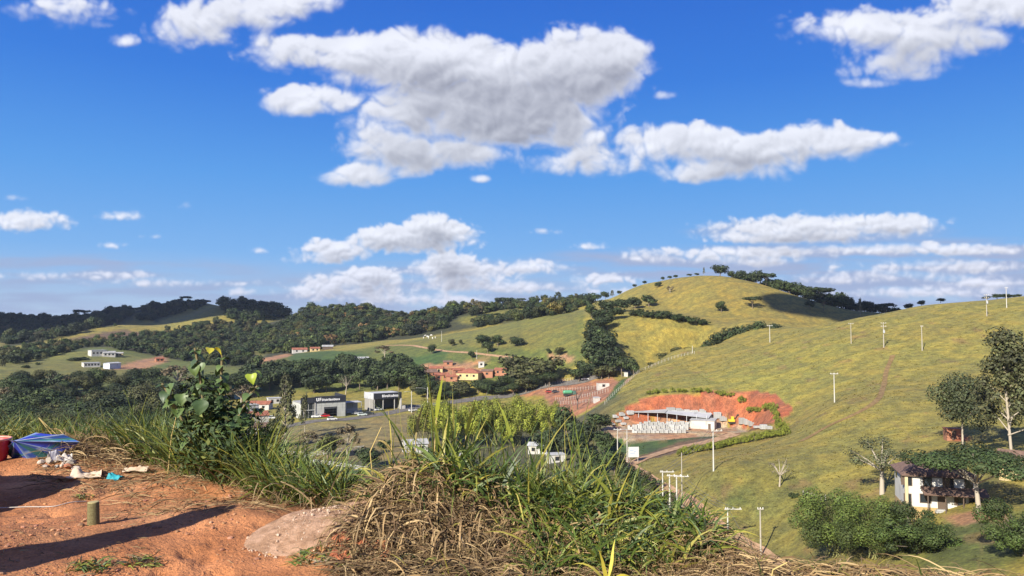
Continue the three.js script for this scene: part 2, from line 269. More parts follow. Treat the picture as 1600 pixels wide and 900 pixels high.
const ZONES = [   // [colour, outline, ragged edge in metres]
  [GREEN, [[0, 552], [150, 541], [260, 556], [390, 566], [560, 545], [700, 523], [905, 484], [915, 560], [800, 600], [560, 612], [300, 612], [0, 612]], 8],
  [OLIVE, [[560, 545], [700, 523], [905, 484], [912, 545], [760, 545], [600, 540]], 10],
  [OLIVE, [[0, 560], [130, 548], [240, 560], [240, 590], [0, 606]], 10],
  [LUSH, [[455, 552], [520, 548], [575, 555], [560, 572], [450, 565]], 6], [LUSH, [[640, 560], [700, 545], [690, 570], [640, 585]], 6],
  [WOOD, [[0, 500], [120, 497], [240, 480], [200, 500], [140, 515], [90, 527], [0, 545]], 15],
  [WOOD, [[230, 478], [300, 470], [330, 476], [240, 505]], 15],
  [WOOD, [[0, 548], [150, 538], [260, 525], [350, 505], [450, 497], [540, 480], [620, 495], [760, 480], [915, 474], [900, 483], [700, 520], [530, 540], [380, 575], [260, 560], [160, 542], [0, 560]], 10],
  [OLIVE, [[380, 545], [425, 515], [440, 520], [410, 560]], 8], [OLIVE, [[710, 500], [760, 487], [850, 478], [800, 497], [730, 508]], 8], [BROWN, [[205, 545], [300, 518], [330, 522], [250, 552]], 10],
  [BROWN, [[100, 530], [190, 515], [260, 522], [180, 540]], 12],
  [CLAY, [[648, 580], [660, 570], [720, 567], [765, 558], [770, 561], [735, 572], [760, 580], [700, 584], [650, 588]], 3],
  [CLAY, [[165, 578], [200, 567], [262, 553], [262, 565], [225, 577]], 4], [CLAY, [[385, 565], [450, 552], [455, 556], [400, 572]], 4], [CLAY, [[850, 552], [900, 556], [890, 566], [860, 562]], 4],
  [STRAW, [[380, 690], [440, 668], [530, 660], [650, 645], [690, 690], [600, 722], [480, 716], [380, 715]], 5],
  [LUSH, [[440, 728], [560, 735], [560, 790], [430, 790]], 4],
  [[.36, .16, .085], [[795, 606], [850, 598], [960, 590], [985, 592], [965, 612], [945, 625], [880, 660], [870, 640], [850, 618], [795, 618]], 2],
  [LUSH, [[985, 582], [1000, 580], [960, 622], [945, 628]], 1.5],
  [LUSH, [[905, 672], [960, 680], [1110, 678], [1120, 690], [1010, 712], [940, 705]], 2], [BROWN, [[1000, 712], [1060, 690], [1130, 682], [1120, 696], [1040, 712], [1000, 722]], 2],
  [LUSH, [[1130, 760], [1200, 745], [1290, 765], [1260, 830], [1200, 800], [1120, 785]], 5], [OLIVE, [[1080, 745], [1250, 720], [1400, 790], [1300, 900], [1150, 850]], 14], [GREEN, [[1440, 815], [1600, 800], [1600, 899], [1400, 899]], 6],
  [CLAY, [[1470, 806], [1560, 797], [1575, 812], [1500, 822]], 1.2],
  [RED, [[1480, 679], [1510, 679], [1515, 690], [1480, 690]], 1.5],
].map(([c, o, e]) => [c, poly(o), e]);
function coverAt(x, y, z) {
  const d = Math.hypot(x, z), out = [0, 0, 0], taps = 5; let hits = 0;
  const base = [0, 0, 0];
  // default cover
  const right = sstep(-.02, .10, Math.atan2(x, -z) - .115 + .03 * (fbm(x / 40, z / 40, 2) - .5));
  const n1 = fbm(x / 45 + 7, z / 45, 4), n2 = fbm(x / 9, z / 9, 4), n3 = fbm(x / 150, z / 150, 3);
  const dry = d > 330 ? 1 : right;
  for (let k = 0; k < 3; k++) base[k] = lerp(DULL[k], PASTURE[k], dry);
  for (let t = 0; t < taps; t++) {
    let c = base;
    for (const [col, P, e] of ZONES) { const jx = x + e * (fbm(x / (e * 2.5) + t * 7, z / (e * 2.5), 3) - .5) * 2 + (t - 2) * e * .06, jz = z + e * (fbm(x / (e * 2.5) + 50, z / (e * 2.5) + t * 5, 3) - .5) * 2; if (within(P, jx, jz)) c = col; }
    for (let k = 0; k < 3; k++) out[k] += c[k] / taps;
  }
  // cut red earth of the level yard
  for (const p of PADS) { const s = padDistance(p, x, z); if (s < 40) { const lift = y - p[5]; if (s === 0) { const m = fbm(x / 6, z / 6, 4); for (let k = 0; k < 3; k++) out[k] = lerp(SAND[k], CLAY[k], sstep(.4, .65, m)); } else if (lift > .4 && lift > s * p[6] * .6 && s < 11) { const m = sstep(.35, .7, fbm(x / 4, z / 4, 4)); for (let k = 0; k < 3; k++) out[k] = lerp(RED[k], CLAY[k] * .7, m * .3); } } }
  const earth = out[0] > out[1] * 1.6 ? 1 : 0;
  // patches of greener and browner growth, and trodden bare spots
  const v = 1 + .18 * (n1 - .5) + .18 * (n2 - .5) + .25 * (n3 - .5), hue = (n2 - .5) * .15 + (n1 - .5) * .32 + (n3 - .5) * .4;
  out[0] *= v * (1 - hue * (earth ? .1 : .42)); out[1] *= v; out[2] *= v * (1 - hue * .2);
  if (!earth && right > .5 && d < 420) { const bare = sstep(.70, .78, fbm(x / 7 + 40, z / 7, 4)); for (let k = 0; k < 3; k++) out[k] = lerp(out[k], [.27, .14, .06][k], bare * .45); const trail = sstep(.012, .0, Math.abs(fbm(x / 60, y / 5 + z / 90, 3) - .5)); for (let k = 0; k < 3; k++) out[k] = lerp(out[k], [.22, .15, .06][k], trail * .35); }
  return out;
}
const MAPMEAN = 1.24;      // the grain texture averages about 0.62 linear
function sheet(name, r0, r1, material, colour) {
  const n = r1 - r0 + 1, w = NC + 1, pos = new Float32Array(n * w * 3), uv = new Float32Array(n * w * 2), col = new Float32Array(n * w * 3), idx = [];
  for (let r = 0; r < n; r++) for (let c = 0; c < w; c++) {
    const a = cols[c % NC], d = Math.exp(RINGS[r0 + r]), x = d * Math.sin(a), z = -d * Math.cos(a), y = GRID[(r0 + r) * NC + c % NC], o = r * w + c;
    pos.set([x, y, z], o * 3); uv.set([x, z], o * 2);
    const k = colour(x, y, z); col.set([k[0] * MAPMEAN, k[1] * MAPMEAN, k[2] * MAPMEAN], o * 3);
    if (r && c) idx.push(o - w - 1, o - w, o - 1, o - 1, o - w, o);
  }
  const g = new THREE.BufferGeometry();
  g.setAttribute('position', new THREE.BufferAttribute(pos, 3)); g.setAttribute('uv', new THREE.BufferAttribute(uv, 2)); g.setAttribute('color', new THREE.BufferAttribute(col, 3)); g.setIndex(idx); g.computeVertexNormals();
  const m = part(name, g, material, scene); kindOf(m, 'structure'); return m;
}
const rep = (t, metres) => { const c = t.clone(); c.repeat.set(1 / metres, 1 / metres); c.needsUpdate = true; return c; };
const terrainMat = new THREE.MeshStandardMaterial({ vertexColors: true, map: rep(grassGrain, 38), bumpMap: rep(grassBump, 22), bumpScale: .12, roughness: .95, side: THREE.DoubleSide });
const ledgeMat = new THREE.MeshStandardMaterial({ vertexColors: true, map: rep(soilGrain, 2.7), bumpMap: rep(soilBump, 1.9), bumpScale: .022, roughness: .95, side: THREE.DoubleSide });
tag(sheet('hilly_terrain', NEAR - 1, NR - 1, terrainMat, coverAt), 'grassy hills and valley floor reaching to the horizon', 'terrain');
tag(sheet('soil_ground', 0, NEAR - 1, ledgeMat, (x, y, z) => {
  const d = Math.hypot(x, z), az = Math.atan2(x, -z), veg = sstep(-.10, .05, az + .17 - (d - 5) * .11 + .09 * (fbm(x * 1.5, z * 1.5, 3) - .5)), e = edgeAt(az), over = sstep(e - 1.1, e - .5, d + .5 * (fbm(x * 1.2, z * 1.2 + 8, 3) - .5));
  const m = sstep(.3, .75, fbm(x * .9, z * .9 + 3, 5)), f = fbm(x * 4, z * 4, 4), litter = Math.max(veg, over) * sstep(.15, .5, f + .2), out = [];
  for (let k = 0; k < 3; k++) out.push(lerp(lerp([.42, .16, .056][k], [.49, .228, .094][k], m) * (.85 + .3 * f), [.13, .085, .045][k], litter));
  return out;
}), 'bare red earth ledge in the foreground', 'ground');

// ---------------------------------------------------------------- roads and tracks: ribbons on the ground
function ribbon(name, pts, width, lift, material, label, category) {
  const curve = new THREE.CatmullRomCurve3(pts), n = Math.max(30, Math.round(curve.getLength() / 2)), pos = [], uv = [], idx = [], m = 6;
  for (let i = 0; i <= n; i++) {
    const p = curve.getPointAt(i / n), t = curve.getTangentAt(i / n), sx = -t.z, sz = t.x, L = Math.hypot(sx, sz), wob = 1 + .35 * (fbm(i * .3, width * 7, 3) - .5);
    for (let k = 0; k <= m; k++) { const s = (k / m - .5) * width * wob, x = p.x + sx / L * s, z = p.z + sz / L * s; pos.push(x, height(x, z) + lift, z); uv.push(x, z); if (i && k) { const o = i * (m + 1) + k; idx.push(o - m - 2, o - 1, o - m - 1, o - m - 1, o - 1, o); } }
  }
  const g = new THREE.BufferGeometry(); g.setAttribute('position', new THREE.Float32BufferAttribute(pos, 3)); g.setAttribute('uv', new THREE.Float32BufferAttribute(uv, 2)); g.setIndex(idx); g.computeVertexNormals();
  const o = part(name, g, material, scene); kindOf(o, 'structure'); return tag(o, label, category);
}
const H = (px, py) => hit(px, py) ?? at(px, py, 300);
const soilMat = (r, g, b) => new THREE.MeshStandardMaterial({ color: new THREE.Color().setRGB(r * 1.15, g * 1.15, b * 1.15), map: rep(soilGrain, 9), roughness: .95, side: THREE.DoubleSide });
const trackMat = soilMat(.44, .27, .15), tarMat = soilMat(.17, .155, .14), trailMat = soilMat(.27, .17, .06);
const roadPts = [[1235, 899], [1190, 872], [1150, 845], [1100, 808], [1060, 780], [1010, 745], [985, 728], [968, 715]];
ribbon('dirt_road', roadPts.map(([a, b]) => H(a, b)), 3.4, .10, trackMat, 'red dirt road running past the power poles below the ledge', 'road');
ribbon('dirt_lane', [[985, 726], [1020, 712], [1060, 700], [1110, 690], [1150, 678]].map(([a, b]) => H(a, b)), 4.5, .16, trackMat, 'pale dirt lane curving up from the road into the block yard', 'road');
ribbon('paved_street', [[330, 690], [400, 675], [470, 662], [540, 655], [610, 645], [680, 632], [760, 622], [840, 606], [900, 597], [985, 581]].map(([a, b]) => H(a, b)), 8, .12, tarMat, 'grey street passing in front of the dark shop buildings', 'road');
ribbon('footpath', [[1395, 555], [1385, 580], [1380, 605], [1365, 630], [1330, 650], [1290, 668], [1250, 690]].map(([a, b]) => H(a, b)), 1.6, .07, trailMat, 'worn brown track winding down the grassy hillside', 'path');
ribbon('field_track', [[602, 540], [640, 540], [690, 548], [740, 552], [800, 560]].map(([a, b]) => H(a, b)), 3, .14, trackMat, 'orange earth track crossing the green field above the brick houses', 'path');

// ---------------------------------------------------------------- foliage
class Leaves {
  constructor() { this.p = []; this.n = []; this.c = []; this.i = []; }
  leaf(p, out, size, R, col, aspect = .6) {                 // one small folded leaf clump facing roughly outwards
    const n = V(out.x + (R() - .5) * 1.5, out.y + (R() - .5) * 1.5 + .25, out.z + (R() - .5) * 1.5).normalize();
    const a = V(R() - .5, R() - .5, R() - .5).cross(n).normalize(), b = n.clone().cross(a), s = size * (.6 + .8 * R()), o = this.p.length / 3;
    const put = (u, v, w) => this.p.push(p.x + a.x * u + b.x * v + n.x * w, p.y + a.y * u + b.y * v + n.y * w, p.z + a.z * u + b.z * v + n.z * w);
    put(-s, 0, 0); put(0, -s * aspect, s * .12); put(s, 0, 0); put(0, s * aspect, s * .12);
    const m = n.clone().multiplyScalar(.85).addScaledVector(out, .35).normalize();
    for (let k = 0; k < 4; k++) { this.n.push(m.x, m.y, m.z); this.c.push(...col); }
    this.i.push(o, o + 1, o + 2, o, o + 2, o + 3);
  }
  build() { const g = new THREE.BufferGeometry(); g.setAttribute('position', new THREE.Float32BufferAttribute(this.p, 3)); g.setAttribute('normal', new THREE.Float32BufferAttribute(this.n, 3)); g.setAttribute('color', new THREE.Float32BufferAttribute(this.c, 3)); g.setIndex(this.i); return g; }
}
const leafMat = new THREE.MeshStandardMaterial({ vertexColors: true, color: new THREE.Color().setRGB(.8, .8, .78), roughness: .75, side: THREE.DoubleSide });
const barkMat = mat(.16, .125, .09, .95), paleBark = mat(.36, .31, .24, .95), cane = mat(.20, .20, .07, .8);
function crownOf(lobes, count, size, seed, base, spread = .35, shell = .5) {
  const R = rng(seed), L = new Leaves(), tot = lobes.reduce((s, l) => s + l[3] * l[3], 0);
  for (const [x, y, z, r, sy = .8] of lobes) {
    const n = Math.round(count * r * r / tot), lt = .62 + .76 * R();
    for (let k = 0; k < n; k++) {
      const u = V(R() * 2 - 1, R() * 2 - 1, R() * 2 - 1); if (u.lengthSq() > 1 || u.lengthSq() < .02) { k -= R() < .9 ? 1 : 0; continue; } u.normalize();
      const q = r * Math.pow(R(), shell * .5) * (.86 + .28 * vnoise(u.x * 3 + x * 20 + 9, u.y * 3 + u.z * 4 + 30));
      const t = lt * (1 + spread * (R() - .5) * 2), w = 1 + .25 * (R() - .5);
      L.leaf(V(x + u.x * q, y + u.y * q * sy, z + u.z * q), u, size, R, [base[0] * t * w, base[1] * t, base[2] * t]);
    }
  }
  return L.build();
}
function lobesOf(kind, R) {
  const l = [];
  if (kind === 'round') { const n = 9; for (let i = 0; i < n; i++) { const a = i * 2.4 + R(), q = .30 * Math.sqrt(R()); l.push([Math.cos(a) * q, .36 + .44 * R(), Math.sin(a) * q, .15 + .12 * R(), .85]); } l.push([0, .62, 0, .28, 1]); }
  if (kind === 'spread') { for (let i = 0; i < 12; i++) { const a = i * 2.4, q = .46 * Math.sqrt((i + .3) / 12); l.push([Math.cos(a) * q, .74 + .13 * R() - q * .25, Math.sin(a) * q, .15 + .06 * R(), .55]); } }
  if (kind === 'tall') { for (let i = 0; i < 26; i++) { const y = .30 + .66 * i / 26, a = i * 2.4 + R(), q = .34 * (1.12 - y) * (.5 + .7 * R()); l.push([Math.cos(a) * q, y + .04 * R(), Math.sin(a) * q, .05 + .06 * R(), 1]); } }
  if (kind === 'bush') { for (let i = 0; i < 22; i++) { const a = i * 2.4 + R(), q = .46 * Math.sqrt(R()); l.push([Math.cos(a) * q, .10 + .72 * R() * (1 - q * .9), Math.sin(a) * q, .07 + .16 * R() * R(), .9 + .3 * R()]); } l.push([0, .3, 0, .3, .9]); }
  if (kind === 'bamboo') { for (let i = 0; i < 22; i++) { const a = i * 2.4 + R(), q = .42 * Math.sqrt(R()), y = .25 + .62 * R() * (1 - q * .7); l.push([Math.cos(a) * q, y, Math.sin(a) * q, .07 + .09 * R(), 1.5]); } }
  if (kind === 'sparse') { for (let i = 0; i < 12; i++) { const a = i * 2.4 + R(), q = .36 * Math.sqrt(R()); l.push([Math.cos(a) * q, .42 + .5 * R() * (1 - q * .6), Math.sin(a) * q, .08 + .07 * R(), .8]); } }
  return l;
}
const PROTO = {};
const depthOf = (p) => (p.y - EYE.y) * sP - p.z * cP;      // distance along the camera axis
function proto(key, kind, seed, count, size, colour, bark = barkMat, trunkR = .022) {
  const R = rng(seed), lobes = lobesOf(kind, R), g = new THREE.Group(), wood = [];
  const fork = kind === 'tall' ? .6 : kind === 'bush' || kind === 'bamboo' ? .1 : .30 + .08 * R();
  if (kind === 'bamboo') { for (let i = 0; i < 14; i++) { const a = R() * 6.28, b = V(Math.cos(a) * .08, 0, Math.sin(a) * .08), t = lobes[i % lobes.length]; wood.push(limb(b, V(t[0] * .8, t[1], t[2] * .8), .006, .003, 5)); } }
  else {
    const lean = V((R() - .5) * .08, fork, (R() - .5) * .08);
    wood.push(limb(V(0, -.04, 0), lean, trunkR * 1.25, trunkR * .8, 8));
    if (kind === 'tall') wood.push(limb(lean, V(lean.x * .5, .93, lean.z * .5), trunkR * .8, trunkR * .2, 6));
    for (const [x, y, z, r] of lobes) { const from = kind === 'tall' ? V(lean.x * .7, Math.max(.2, y - .14), lean.z * .7) : lean, mid = V(lerp(from.x, x, .5), lerp(from.y, y, .62), lerp(from.z, z, .5)); wood.push(limb(from, mid, trunkR * .55, trunkR * .35, 5), limb(mid, V(x, y + r * .3, z), trunkR * .35, trunkR * .1, 5)); }
  }
  part('trunk', wood, bark, g);
  part('crown', crownOf(lobes, count, size, seed + 5, colour, .4, kind === 'sparse' || kind === 'tall' ? .9 : .55), leafMat, g);
  PROTO[key] = g;
}
const DARK = [.028, .045, .011], MID = [.042, .064, .014], OLV = [.075, .08, .022], LIME = [.23, .26, .028], DRYC = [.13, .10, .052], EUC = [.075, .08, .03];
for (let k = 0; k < 4; k++) proto('round' + k, 'round', 100 + k, 1500, .046, k % 2 ? DARK : MID);
for (let k = 0; k < 2; k++) proto('olive' + k, 'round', 120 + k, 1400, .045, OLV);
for (let k = 0; k < 2; k++) proto('spread' + k, 'spread', 140 + k, 1300, .04, DARK);
for (let k = 0; k < 2; k++) proto('dry' + k, 'sparse', 160 + k, 800, .034, DRYC, paleBark);
for (let k = 0; k < 2; k++) proto('tall' + k, 'tall', 180 + k, 1000, .030, EUC, paleBark, .016);
for (let k = 0; k < 2; k++) proto('bush' + k, 'bush', 200 + k, 1500, .05, MID);
for (let k = 0; k < 3; k++) proto('bamboo' + k, 'bamboo', 220 + k, 9000, .0165, LIME, cane);
// larger, closer trees have finer leaves
proto('nearTall', 'tall', 300, 9000, .012, EUC, paleBark, .009);
proto('nearTall1', 'round', 306, 7500, .016, [.055, .068, .024], paleBark, .012);
proto('nearSpread', 'spread', 301, 13000, .0125, [.04, .066, .015], paleBark, .019);
proto('nearBush', 'bush', 302, 17000, .0135, [.055, .085, .014]);
proto('nearBamboo', 'bamboo', 305, 20000, .011, [.085, .12, .018], cane);
proto('nearSparse', 'sparse', 303, 2600, .014, [.10, .11, .05], paleBark, .028);
for (let k = 0; k < 4; k++) proto('mid' + k, 'round', 330 + k, 5200, .022, [MID, DARK, OLV, [.036, .058, .013]][k]);
proto('bare', 'sparse', 304, 260, .018, [.16, .14, .09], paleBark, .02);
const treeR = rng(77);
function tree(key, px, py, wpx, hpx, name, label, group, category = 'tree', p = null) {
  p = p ?? hit(px, py); if (!p) return null;
  const m = depthOf(p) / F, o = PROTO[key].clone();
  o.name = numbered(name); o.position.copy(p); o.rotation.y = treeR() * 6.28; o.scale.set(wpx * m / .95, hpx * m, wpx * m / .95); scene.add(o);
  return tag(o, label, category, group);
}
// highest ground seen in a photo column between two distances
function crest(px, d0, d1) { const r = ray(px, HORIZON), h = Math.hypot(r.x, r.z); let best = -9, at0 = null; for (let d = d0; d <= d1; d *= 1.004) { const x = r.x * d / h, z = r.z * d / h, y = height(x, z), t = (y - EYE.y) / d; if (t > best) { best = t; at0 = V(x, y, z); } } return at0; }

// ---------------------------------------------------------------- far woods that read as one mass
function wood(name, label, outlines, seed, step, sizes, tones) {
  const R = rng(seed), spots = [];
  for (const o of outlines) {
    let x0 = 1e9, x1 = -1e9, y0 = 1e9, y1 = -1e9; for (const [x, y] of o) { x0 = Math.min(x0, x); x1 = Math.max(x1, x); y0 = Math.min(y0, y); y1 = Math.max(y1, y); }
    const P = { pts: o, x0, x1, z0: y0, z1: y1 };
    for (let y = y0; y <= y1; y += step * .45) for (let x = x0; x <= x1; x += step) { const px = x + (R() - .5) * step, py = y + (R() - .5) * step * .5; if (within(P, px, py)) { const p = hit(px, py); if (p) spots.push(p); } }
  }
  const kinds = ['round0', 'round1', 'round2', 'olive0', 'round3', 'spread0', 'tall0', 'bush0', 'dry0'], odds = [.16, .33, .49, .60, .74, .82, .90, .96, 1], per = kinds.map(() => []); for (const p of spots) { const q = R(); per[odds.findIndex((o) => q <= o)].push(p); }
  const root = new THREE.Group(); root.name = numbered(name); scene.add(root); tag(root, label, 'woodland'); kindOf(root, 'stuff');
  per.forEach((list, v) => {
    if (!list.length) return;
    const m = new THREE.InstancedMesh(PROTO[kinds[v]].children[1].geometry, leafMat, list.length), q = new THREE.Quaternion(), M = new THREE.Matrix4(); m.name = 'crowns';
    list.forEach((p, i) => { const h = lerp(sizes[0], sizes[1], R() * (.4 + .6 * R())) * (.75 + .4 * fbm(p.x / 60, p.z / 60, 2)), w = h * (.8 + .6 * R()); q.setFromAxisAngle(V(0, 1, 0), R() * 6.28); M.compose(V(p.x, p.y - h * .2, p.z), q, V(w, h, w)); m.setMatrixAt(i, M); const t = .55 + .9 * R(), c = tones[Math.floor(R() * tones.length)]; m.setColorAt(i, new THREE.Color().setRGB(c[0] * t, c[1] * t, c[2] * t)); });
    m.castShadow = m.receiveShadow = true; kindOf(m, 'stuff'); root.add(m);
  });
}
wood('wooded_ridge', 'dense dark green wood along the ridge behind the long field', [[[400, 555], [430, 520], [470, 490], [545, 480], [620, 496], [700, 487], [720, 484], [705, 500], [690, 516], [600, 530], [530, 540], [470, 552]], [[700, 486], [760, 481], [850, 475], [925, 472], [925, 478], [850, 484], [780, 487], [735, 495]], [[740, 503], [800, 494], [905, 480], [908, 486], [820, 500], [745, 512]]], 11, 7, [7, 19], [[1, 1, 1], [.85, .95, .85], [1.5, 1.35, .9], [1.9, 1.45, 1.1], [.7, .8, .8]]);
wood('far_wood', 'dark wood covering the far hills at the edge of the valley', [[[0, 496], [110, 497], [200, 484], [215, 488], [190, 505], [130, 518], [85, 530], [0, 540]], [[228, 480], [290, 470], [335, 478], [300, 486], [235, 502], [215, 503]], [[345, 480], [390, 475], [450, 490], [440, 500], [400, 502], [360, 500]]], 12, 6.2, [8, 22], [[.8, .9, .9], [.7, .8, .8]]);
wood('valley_belt', 'belt of trees across the slope between the far spur and the left field', [[[0, 552], [60, 540], [150, 533], [250, 522], [340, 505], [420, 507], [440, 520], [420, 535], [380, 572], [330, 572], [270, 562], [200, 548], [140, 543], [0, 575]]], 13, 7.6, [5, 16], [[1, 1, 1], [.8, .95, .85], [1.35, 1.1, 1], [1.2, 1.2, .9]]);

// ---------------------------------------------------------------- single trees; rows of look-alikes share a label and a group
const SKYLINE = 'tree in the dark row running down the right flank of the summit', SKG = 'trees along the summit ridge';
[[1145, 434, 16, 15], [1158, 437, 18, 16], [1170, 439, 18, 17], [1184, 443, 20, 20], [1197, 447, 22, 23], [1209, 450, 20, 22], [1222, 455, 20, 20], [1234, 460, 20, 20], [1246, 466, 22, 21], [1258, 470, 24, 23], [1270, 475, 26, 25], [1284, 480, 26, 26], [1297, 483, 22, 22], [1310, 487, 24, 26], [1324, 490, 22, 20], [1337, 492, 22, 18], [1352, 493, 24, 18], [1368, 493, 24, 18], [1384, 492, 24, 16], [1400, 490, 22, 14]]
  .forEach(([x, y, w, h], i) => { for (const [dx, back, k] of [[0, 0, 1], [6, 12, .8]]) { const p = crest(x + dx, 540, 760), e = p.clone().setY(0).normalize(); const q = ground(p.x + e.x * back, p.z + e.z * back), j = (i * 5 + back) % 7; q.y -= [1.2, 1.8, .3, 1.5, .5, 1.6, 1][j]; tree(['round0', 'round1', 'bush1', 'round2', 'bush0', 'round3', 'spread0'][j], 0, 0, w * (k + .2 + .1 * (i % 3)), h * k * (.85 + .12 * ((i * 3) % 5)), 'ridge_tree', SKYLINE, SKG, 'tree', q); } });
for (const [x, w, h] of [[704, 13, 14], [724, 14, 12], [778, 12, 12], [800, 14, 13], [815, 13, 11], [832, 12, 12], [850, 13, 14], [866, 9, 8], [880, 12, 10], [894, 14, 13], [906, 15, 12], [920, 10, 9], [934, 14, 11], [946, 16, 14], [957, 12, 12], [968, 9, 7], [992, 8, 6], [1008, 9, 6]]) tree(['round1', 'tall0', 'round2', 'spread0'][x % 4], 0, 0, w, h, 'skyline_tree', 'tree on the skyline between the wooded ridge and the summit', 'skyline trees left of the summit hill', 'tree', crest(x, 600, 1000));
tree('round1', 0, 0, 30, 20, 'summit_tree', 'broad dark tree standing on the very top of the highest grassy hill', null, 'tree', crest(1126, 560, 740));
tree('tall0', 0, 0, 7, 13, 'slender_tree', 'thin sparse tree beside the broad summit tree', null, 'tree', crest(1101, 560, 740));
[[1036, 438, 7, 7], [1047, 436, 8, 6], [1056, 434, 9, 6], [1078, 431, 9, 5], [1090, 430, 9, 5]].forEach(([x, y, w, h]) => tree('round2', 0, 0, w, h, 'small_tree', 'small tree on the skyline left of the summit', 'small skyline trees left of the summit', 'tree', crest(x, 560, 780)));
tree('round0', 1127, 488, 22, 18, 'field_tree', 'round dark tree alone in the grass under the summit', null);
tree('spread0', 1176, 482, 27, 22, 'flat_topped_tree', 'flat-topped dark tree on the shaded side of the summit slope', null);
tree('dry0', 1047, 458, 14, 12, 'leafless_tree', 'greyish half-bare tree on the open slope left of the summit', null);
tree('round3', 1029, 449, 12, 10, 'field_tree', 'small round tree on the left shoulder of the summit hill', null);
tree('tall1', 1344, 494, 14, 28, 'pale_trunk_tree', 'sparse tree with pale trunk at the end of the summit ridge row', null);
tree('spread1', 1287, 486, 22, 24, 'flat_topped_tree', 'flat-topped tree with pale trunk at the edge of the ridge row', null); tree('round2', 1266, 484, 16, 17, 'field_tree', 'dark tree just below the ridge row, left of the flat-topped one', null);
[[1440, 478, 16, 9], [1420, 484, 18, 11], [1470, 473, 14, 8], [1542, 468, 14, 6], [1558, 467, 22, 8], [1572, 467, 22, 9], [1588, 466, 16, 7]].forEach(([x, y, w, h], i) => tree('round' + i % 4, x, y + 1, w, h, 'crest_tree', 'dark tree crown rising behind the crest of the right hill', 'trees behind the right crest', 'tree', (() => { const p = at(x, y, i < 3 ? 640 : 540); return V(p.x, p.y, p.z); })()));
const GULLY = 'dark leafy tree in the gully between the two green fields', GG = 'trees filling the gully';
[[925, 497, 30, 22], [948, 490, 36, 24], [970, 487, 34, 22], [992, 482, 32, 20], [1014, 479, 32, 19], [938, 505, 36, 24], [960, 500, 34, 22], [932, 522, 38, 30], [948, 515, 34, 26], [928, 540, 42, 34], [946, 545, 40, 34], [938, 560, 56, 40], [925, 578, 46, 40], [950, 580, 56, 42], [972, 588, 42, 36], [915, 590, 40, 30], [990, 586, 24, 26]].forEach(([x, y, w, h], i) => tree('round' + i % 4, x, y, w, h, 'gully_tree', GULLY, GG));
[[995, 494, 26, 15], [1018, 496, 30, 16], [1040, 498, 28, 16], [1060, 501, 28, 15], [1080, 505, 24, 14], [1098, 507, 22, 12]].forEach(([x, y, w, h], i) => tree('bush' + i % 2, x, y, w, h, 'hedgerow_tree', 'low dark tree in the hedgerow across the foot of the summit hill', 'hedgerow under the summit'));
[[1104, 548, 28, 24], [1124, 546, 34, 30], [1146, 543, 42, 36], [1168, 539, 42, 36], [1190, 535, 40, 34], [1212, 529, 34, 26], [1230, 526, 24, 14]].forEach(([x, y, w, h], i) => tree('round' + i % 4, x, y, w, h, 'copse_tree', 'big dark tree in the copse behind the left end of the pole hill', 'copse behind the hill crest', 'tree', (() => { const p = at(x, y, 455); return V(p.x, Math.min(p.y, height(p.x, p.z)) , p.z); })()));
[[1020, 560, 26, 16], [1038, 557, 28, 16], [1056, 554, 24, 13], [1074, 552, 18, 10]].forEach(([x, y, w, h], i) => tree('olive' + i % 2, x, y, w, h, 'olive_bush', 'yellowish bush at the foot of the field beside the copse', 'yellowish bushes by the copse', 'bush', (() => { const p = at(x, y, 440); return V(p.x, Math.min(p.y, height(p.x, p.z)), p.z); })()));
tree('round1', 755, 541, 34, 20, 'field_tree', 'widest tree of the clump in the middle of the long field', null); tree('round0', 778, 541, 26, 18, 'field_tree', 'middle tree of the clump in the long field', null); tree('round3', 807, 541, 30, 17, 'field_tree', 'flat dark tree at the right end of the clump in the long field', null);
tree('round2', 762, 552, 19, 20, 'field_tree', 'dark tree standing just in front of the clump in the long field', null); tree('round1', 675, 553, 16, 17, 'field_tree', 'upright dark tree by the bend of the orange field track', null);
[[706, 541, 15, 12], [720, 539, 9, 9]].forEach(([x, y, w, h]) => tree('olive0', x, y, w, h, 'field_tree', 'small tree of the pair above the orange field track', 'pair of small field trees'));
tree('round3', 737, 560, 14, 13, 'field_tree', 'small round tree just above the roofs of the brick houses', null); tree('olive1', 874, 556, 20, 15, 'field_tree', 'light green tree near the gully at the field foot', null); tree('round0', 857, 553, 11, 9, 'field_tree', 'tiny dark tree beside the light green one near the gully', null);
[[40, 575, 12, 6], [60, 570, 9, 5], [45, 590, 10, 6], [118, 563, 26, 6], [130, 562, 14, 6]].forEach(([x, y, w, h]) => tree('bush0', x, y, w, h, 'field_bush', 'low bush dotted over the pale left field', 'bushes on the left field', 'bush'));
tree('spread0', 183, 504, 13, 9, 'spur_tree', 'umbrella-shaped tree on the crest of the pale far spur', null); tree('round0', 180, 511, 8, 6, 'spur_tree', 'small tree below the umbrella tree on the far spur', null);
tree('dry1', 602, 560, 34, 22, 'thin_tree', 'thin brownish tree by the dirt path above the shop roofs', null);
